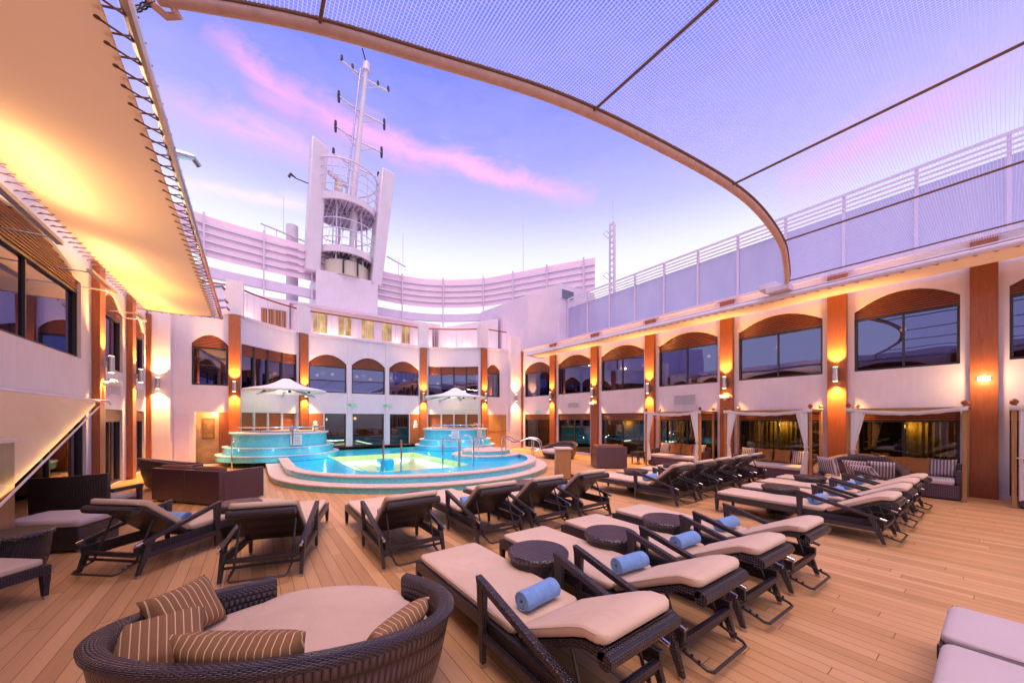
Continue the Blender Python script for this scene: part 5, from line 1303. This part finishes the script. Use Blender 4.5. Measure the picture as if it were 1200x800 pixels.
# ------------------------------------------------------------------ CABANAS
def cabana(y0, y1, label, gl, sides=(0, 1)):
    x0, x1 = 12.02, 12.93
    r_, p_ = wthing('cabana', label, 'cabana', (x0, (y0 + y1) / 2, 0), 'curtained cabanas along the right wall')
    for x in (x0, x1):
        for y in (y0, y1):
            po = p_('post', MB().box(x - 0.03, x + 0.03, y - 0.03, y + 0.03, 0, 2.02), M['wood_lt'], bevel=0.004)
            p_('finial', MB().revolve([(0.02, 2.023), (0.05, 2.05), (0.055, 2.09), (0.02, 2.13)], (x, y), 12), M['wood'], po)
    for x in (x0, x1): p_('beam', MB().box(x - 0.025, x + 0.025, y0 + 0.032, y1 - 0.032, 1.93, 1.99), M['wood_lt'])
    for y in (y0, y1): p_('beam', MB().box(x0 + 0.032, x1 - 0.032, y - 0.025, y + 0.025, 1.93, 1.99), M['wood_lt'])
    # sagging canvas roof with front valance
    nu, nv = 14, 8; vs = []; fs = []
    for i in range(nu + 1):
        for j in range(nv + 1):
            u, v = i / nu, j / nv; vs.append((x0 - 0.05 + (x1 - x0 + 0.1) * v, y0 - 0.05 + (y1 - y0 + 0.1) * u, 2.005 - 0.10 * math.sin(PI * u) * (1 - 0.2 * v)))
    for i in range(nu):
        for j in range(nv): a = i * (nv + 1) + j; fs.append((a, a + 1, a + nv + 2, a + nv + 1))
    for i in range(nu + 1):
        u = i / nu; b = vs[i * (nv + 1)]; vs.append((b[0] - 0.012, b[1], b[2] - 0.085 - 0.01 * math.sin(u * 40)))
    q = (nu + 1) * (nv + 1)
    for i in range(nu): fs.append((i * (nv + 1), (i + 1) * (nv + 1), q + i + 1, q + i))
    o = p_('canopy', MB().add(vs, fs), M['linen'], smooth=60); so = o.modifiers.new('thick', 'SOLIDIFY'); so.thickness = 0.008
    # tied curtains at the two front corners
    for y, s in [((y0, 1), (y1, -1))[q] for q in sides]:
        mb = MB(); rings = []
        for k in range(15):
            t = k / 14; z = 1.92 - 1.72 * t
            wd = 0.20 * (1 - t / 0.55) + 0.07 if t < 0.55 else 0.07 + 0.10 * ((t - 0.55) / 0.45)
            cx_ = y + s * (0.05 + wd * 0.5) if True else y
            ring = []
            for m in range(20):
                a = 2 * PI * m / 20; rip = 1 + 0.28 * math.sin(m * 2.5 + t * 2)
                ring.append((x0 - 0.02 + 0.045 * math.sin(a) * rip, cx_ + wd * 0.5 * math.cos(a), z + (0.05 * math.cos(a) * s if t > 0.8 else 0)))
            rings.append(ring)
        c = p_('curtain', mb.rings(rings, True, True), M['linen'], smooth=60)
        p_('tie_band', MB().tube([(x0 - 0.02 + 0.075 * math.cos(a), y + s * 0.085 + 0.055 * math.sin(a), 0.98) for a in [2 * PI * k / 14 for k in range(15)]], 0.014, 6), M['cream'], c)
    # sofa base
    p_('sofa_base', MB().box(x0 + 0.04, x1 - 0.04, y0 + 0.05, y1 - 0.05, 0.03, 0.32), M['wick_purple'], bevel=0.012)
    p_('sofa_back', MB().box(x1 - 0.12, x1 - 0.04, y0 + 0.05, y1 - 0.05, 0.322, 0.74), M['wick_purple'], bevel=0.012)
    for y in (y0 + 0.05, y1 - 0.13): p_('sofa_arm', MB().box(x0 + 0.25, x1 - 0.125, y, y + 0.08, 0.322, 0.62), M['wick_purple'], bevel=0.012)
    p_('seat_cushion', MB().box(x0 + 0.02, x1 - 0.13, y0 + 0.14, y1 - 0.14, 0.323, 0.43), M['cush_l'], bevel=0.035)
    n = 4; W = (y1 - y0 - 0.34) / n
    for i in range(n):
        y = y0 + 0.17 + W * (i + 0.5); st = i in (0, 3)
        pillow(x1 - 0.30, y, 0.432, R(-90), R(-18), 'stripe_gr' if st else 'cush_or', ('grey striped pillow at the ' + ('right' if i == 0 else 'left') + ' end of the ' if st else 'plain orange-brown pillow ' + ('right' if i == 1 else 'left') + ' of the centre on the ') + gl + ' sofa', 'cabana sofa pillows', 0.44, 0.42, 0.14)
cabana(5.95, 7.95, 'farthest wooden cabana with white canvas top, tied curtains and a pillow sofa', 'farthest cabana')
cabana(3.05, 5.15, 'middle wooden cabana with white canvas top between two lit pillars', 'middle cabana')
cabana(0.50, 2.30, 'cabana left of the widest near pillar, behind the round daybed', 'cabana by the near pillar', (1,))
cabana(-2.2, -0.1, 'cabana cut off by the right edge of the photo', 'cut-off cabana')
r = thing('side_table', 'small dark wicker side table with legs at the far end of the farthest cabana', 'side table', (12.1, 8.35, 0))
obj('table_top', MB().box(-0.22, 0.22, -0.2, 0.2, 0.40, 0.46), M['wick'], r, bevel=0.01); obj('apron', MB().box(-0.18, 0.18, -0.16, 0.16, 0.30, 0.398), M['wick'], r)
for a in (-1, 1):
    for b in (-1, 1): obj('leg', MB().taper((a * 0.17, b * 0.15, 0), (a * 0.17, b * 0.15, 0.299), 0.025, 0.025, 0.04, 0.04), M['wick'], r)

# pedestals
def pedestal(x, y, rz, label, w=0.42, h=0.86):
    r = thing('towel_pedestal', label, 'pedestal', (x, y, 0), rz, 'square wooden pedestals')
    obj('body', MB().box(-w / 2, w / 2, -w / 2, w / 2, 0.03, h), M['wood_lt'], r, bevel=0.006); obj('plinth', MB().box(-w / 2 + 0.03, w / 2 - 0.03, -w / 2 + 0.03, w / 2 - 0.03, 0, 0.029), M['frame'], r)
    obj('top_slab', MB().box(-w / 2 - 0.03, w / 2 + 0.03, -w / 2 - 0.03, w / 2 + 0.03, h + 0.002, h + 0.05), M['stone'], r, bevel=0.006)
pedestal(7.3, 7.55, R(-35), 'square honey coloured wooden pedestal with pale top in front of the pool steps')
pedestal(-2.60, 7.05, R(0), 'square wooden pedestal cut off by the left edge of the photo', 0.42, 1.45)

# folded awning hanging off the left wall
root, part = wthing('folded_awning', 'cream canvas sheet hanging slantwise below the big left window with a warm lit edge', 'awning', (-2.6, 10, 2.1))
mb = MB(); rings = []
for k in range(25):
    t = k / 24; y = 5.4 + 5.9 * t; u = max(0.0, (y - 6.6) / 4.7)
    zl = 0.78 + (2.04 - 0.78) * u ** 1.05; w = 0.025 * math.sin(t * 34); xe = -2.36 - 0.33 * u; xm = (-2.72 + xe) / 2
    rings.append([(-2.74 + w * 0.3, y, 2.12), (-2.72 + w * 0.3, y, 2.12), (xm + 0.02 + w, y, (2.12 + zl) / 2), (xe + w * 0.5, y, zl + 0.07), (xe + 0.02, y, zl), (xe - 0.02, y, zl), (xe - 0.03 + w * 0.5, y, zl + 0.07), (xm - 0.02 + w, y, (2.12 + zl) / 2)])
part('canvas_sheet', mb.rings(rings, True, True), M['canvas_tan'], smooth=70)
e0, e1 = Vector((-2.30, 6.6, 0.74)), Vector((-2.62, 11.3, 2.0))
part('edge_light_tube', MB().tube([e0, e1], 0.014, 8), M['white'])
L = bpy.data.lights.new('edge_light', 'AREA'); L.shape = 'RECTANGLE'; L.size = (e1 - e0).length; L.size_y = 0.10; L.energy = 2.4; L.color = (1.0, 0.68, 0.26)
lo = bpy.data.objects.new('edge_light', L); COL.objects.link(lo)
ax = (e1 - e0).normalized(); az = -Vector((-0.75, 0, 0.65)); az = (az - ax * az.dot(ax)).normalized(); ay = az.cross(ax)
lo.matrix_world = Matrix.Translation((e0 + e1) / 2 + Vector((-0.016, 0, 0.012))) @ Matrix((ax, ay, az)).transposed().to_4x4()
part('top_pipe', MB().tube([(-2.76, 5.4, 2.14), (-2.76, 11.9, 2.14)], 0.03, 8), M['white'])
part('pipe_hook', MB().tube([(-2.77, 11.9, 2.14), (-2.62, 11.92, 2.14), (-2.58, 11.92, 2.06)], 0.025, 8), M['white'])

# ------------------------------------------------------------------ WORLD
H0, FPX, VPX, HY = 1.75, 420.0, 295.0, 490.0
TH = math.atan((600 - VPX) / FPX)
def skydir(px, py):     # direction in the sky of a cloud seen in the photograph
    u = (px - 600) / FPX; v = (HY - py) / FPX
    return Vector((u * math.cos(TH) + math.sin(TH), -u * math.sin(TH) + math.cos(TH), v)).normalized()
w = bpy.data.worlds.new('World'); sc.world = w; w.use_nodes = True; nt = w.node_tree
for n in list(nt.nodes): nt.nodes.remove(n)
wo = nt.nodes.new('ShaderNodeOutputWorld'); bg = nt.nodes.new('ShaderNodeBackground'); ln(nt, bg.outputs[0], wo.inputs[0])
tc = nt.nodes.new('ShaderNodeTexCoord'); D = tc.outputs['Generated']
nrm = nt.nodes.new('ShaderNodeVectorMath'); nrm.operation = 'NORMALIZE'; ln(nt, D, nrm.inputs[0]); D = nrm.outputs[0]
sx = nt.nodes.new('ShaderNodeSeparateXYZ'); ln(nt, D, sx.inputs[0])
z = sx.outputs[2]
grad = ramp(nt, mth(nt, 'MULTIPLY_ADD', z, 0.5, 0.5), [(0.0, (0.36, 0.25, 0.28)), (0.49, (0.55, 0.5, 0.7)), (0.515, (0.95, 0.90, 1.0)), (0.66, (0.92, 0.92, 1.0)), (0.705, (0.76, 0.78, 1.0)), (0.745, (0.51, 0.51, 0.96)), (0.79, (0.355, 0.36, 0.90)), (0.84, (0.21, 0.25, 0.82)), (0.92, (0.09, 0.17, 0.70)), (1.0, (0.06, 0.13, 0.58))])
def dotc(v):
    n = nt.nodes.new('ShaderNodeVectorMath'); n.operation = 'DOT_PRODUCT'; ln(nt, D, n.inputs[0]); n.inputs[1].default_value = v; return n.outputs['Value']
big = noise(nt, mapping(nt, D, (2.2, 2.2, 5)), 1.4, 5, 0.6, 0.4)
fin = noise(nt, mapping(nt, D, (3, 3, 8)), 3.4, 9, 0.68, 0.7)
soft = ramp(nt, fin, [(0.42, (0, 0, 0)), (0.75, (1, 1, 1))])
col = mixc(nt, mth(nt, 'MULTIPLY', soft, 0.10), grad, (0.85, 0.62, 0.95))
def streak(p0, p1, width, color, amount, warp=0.05):
    global col
    a, b = skydir(*p0), skydir(*p1); n = a.cross(b).normalized(); mid = (a + b).normalized(); half = a.angle(b) / 2
    off = mth(nt, 'ADD', dotc(n), mth(nt, 'MULTIPLY', mth(nt, 'SUBTRACT', fin, 0.5), warp * 2.2))
    t = mth(nt, 'DIVIDE', mth(nt, 'ABSOLUTE', off), width)
    s = mth(nt, 'SUBTRACT', 1.0, t, clamp=True); s = mth(nt, 'SMOOTH_MIN', s, 1.0, 0.1) if False else mth(nt, 'POWER', s, 1.3)
    tang = n.cross(mid).normalized()
    l = mth(nt, 'DIVIDE', mth(nt, 'ABSOLUTE', dotc(tang)), math.sin(half) * 1.25)
    e = mth(nt, 'POWER', mth(nt, 'SUBTRACT', 1.0, l, clamp=True), 0.6)
    front = mth(nt, 'GREATER_THAN', dotc(mid), 0.1)
    k = mth(nt, 'MULTIPLY', mth(nt, 'MULTIPLY', s, e), mth(nt, 'MULTIPLY', front, mth(nt, 'MULTIPLY_ADD', big, 1.1, 0.3)))
    col = mixc(nt, mth(nt, 'MULTIPLY', k, amount, clamp=True), col, color)
streak((250, 40), (345, 125), 0.040, (0.98, 0.42, 0.84), 1.0, 0.04)
streak((310, 100), (500, 188), 0.046, (1.0, 0.44, 0.84), 1.15, 0.035)
streak((440, 165), (672, 228), 0.034, (1.0, 0.48, 0.80), 1.35, 0.03)
streak((190, 120), (400, 185), 0.050, (0.94, 0.50, 0.88), 0.9, 0.04)
streak((210, 215), (390, 245), 0.022, (1.0, 0.80, 0.90), 0.9, 0.02)
streak((930, 215), (1170, 85), 0.07, (0.98, 0.42, 0.80), 0.9, 0.05)
sky = nt.nodes.new('ShaderNodeTexSky'); sky.sky_type = 'NISHITA'; sky.sun_disc = False; sky.sun_elevation = R(28); sky.sun_rotation = R(-20)
add = nt.nodes.new('ShaderNodeMix'); add.data_type = 'RGBA'; add.blend_type = 'ADD'; add.inputs[0].default_value = 0.0012
ln(nt, col, add.inputs[6]); ln(nt, sky.outputs[0], add.inputs[7]); ln(nt, add.outputs[2], bg.inputs[0]); bg.inputs[1].default_value = 0.67

S = bpy.data.lights.new('sun', 'SUN'); S.energy = 2.2; S.angle = R(50); S.color = (1.0, 0.66, 0.56)
so = bpy.data.objects.new('sun', S); COL.objects.link(so)
d = Vector((0.10, 0.22, -1.0)); so.rotation_euler = d.to_track_quat('-Z', 'Y').to_euler(); so.location = (0, 0, 30)

# ------------------------------------------------------------------ CAMERA
cam = bpy.data.cameras.new('camera'); co = bpy.data.objects.new('camera', cam); COL.objects.link(co); sc.camera = co
co.location = (0, 0, H0); co.rotation_euler = (PI / 2, 0, -TH)
cam.sensor_width = 36; cam.lens = 36 * FPX / 1200; cam.shift_y = (HY - 400) / 1200
cam.clip_start = 0.05; cam.clip_end = 500
vs_ = sc.view_settings; vs_.view_transform = 'Standard'; vs_.look = 'None'; vs_.gamma = 1; vs_.exposure = 0.86; vs_.use_curve_mapping = False
sc.render.engine = 'CYCLES'
cy = sc.cycles; cy.use_denoising = True
try: cy.denoiser = 'OPENIMAGEDENOISE'
except Exception: pass
cy.max_bounces = 7; cy.diffuse_bounces = 3; cy.glossy_bounces = 3; cy.transmission_bounces = 4; cy.transparent_max_bounces = 10
cy.caustics_reflective = False; cy.caustics_refractive = False; cy.sample_clamp_indirect = 4.0
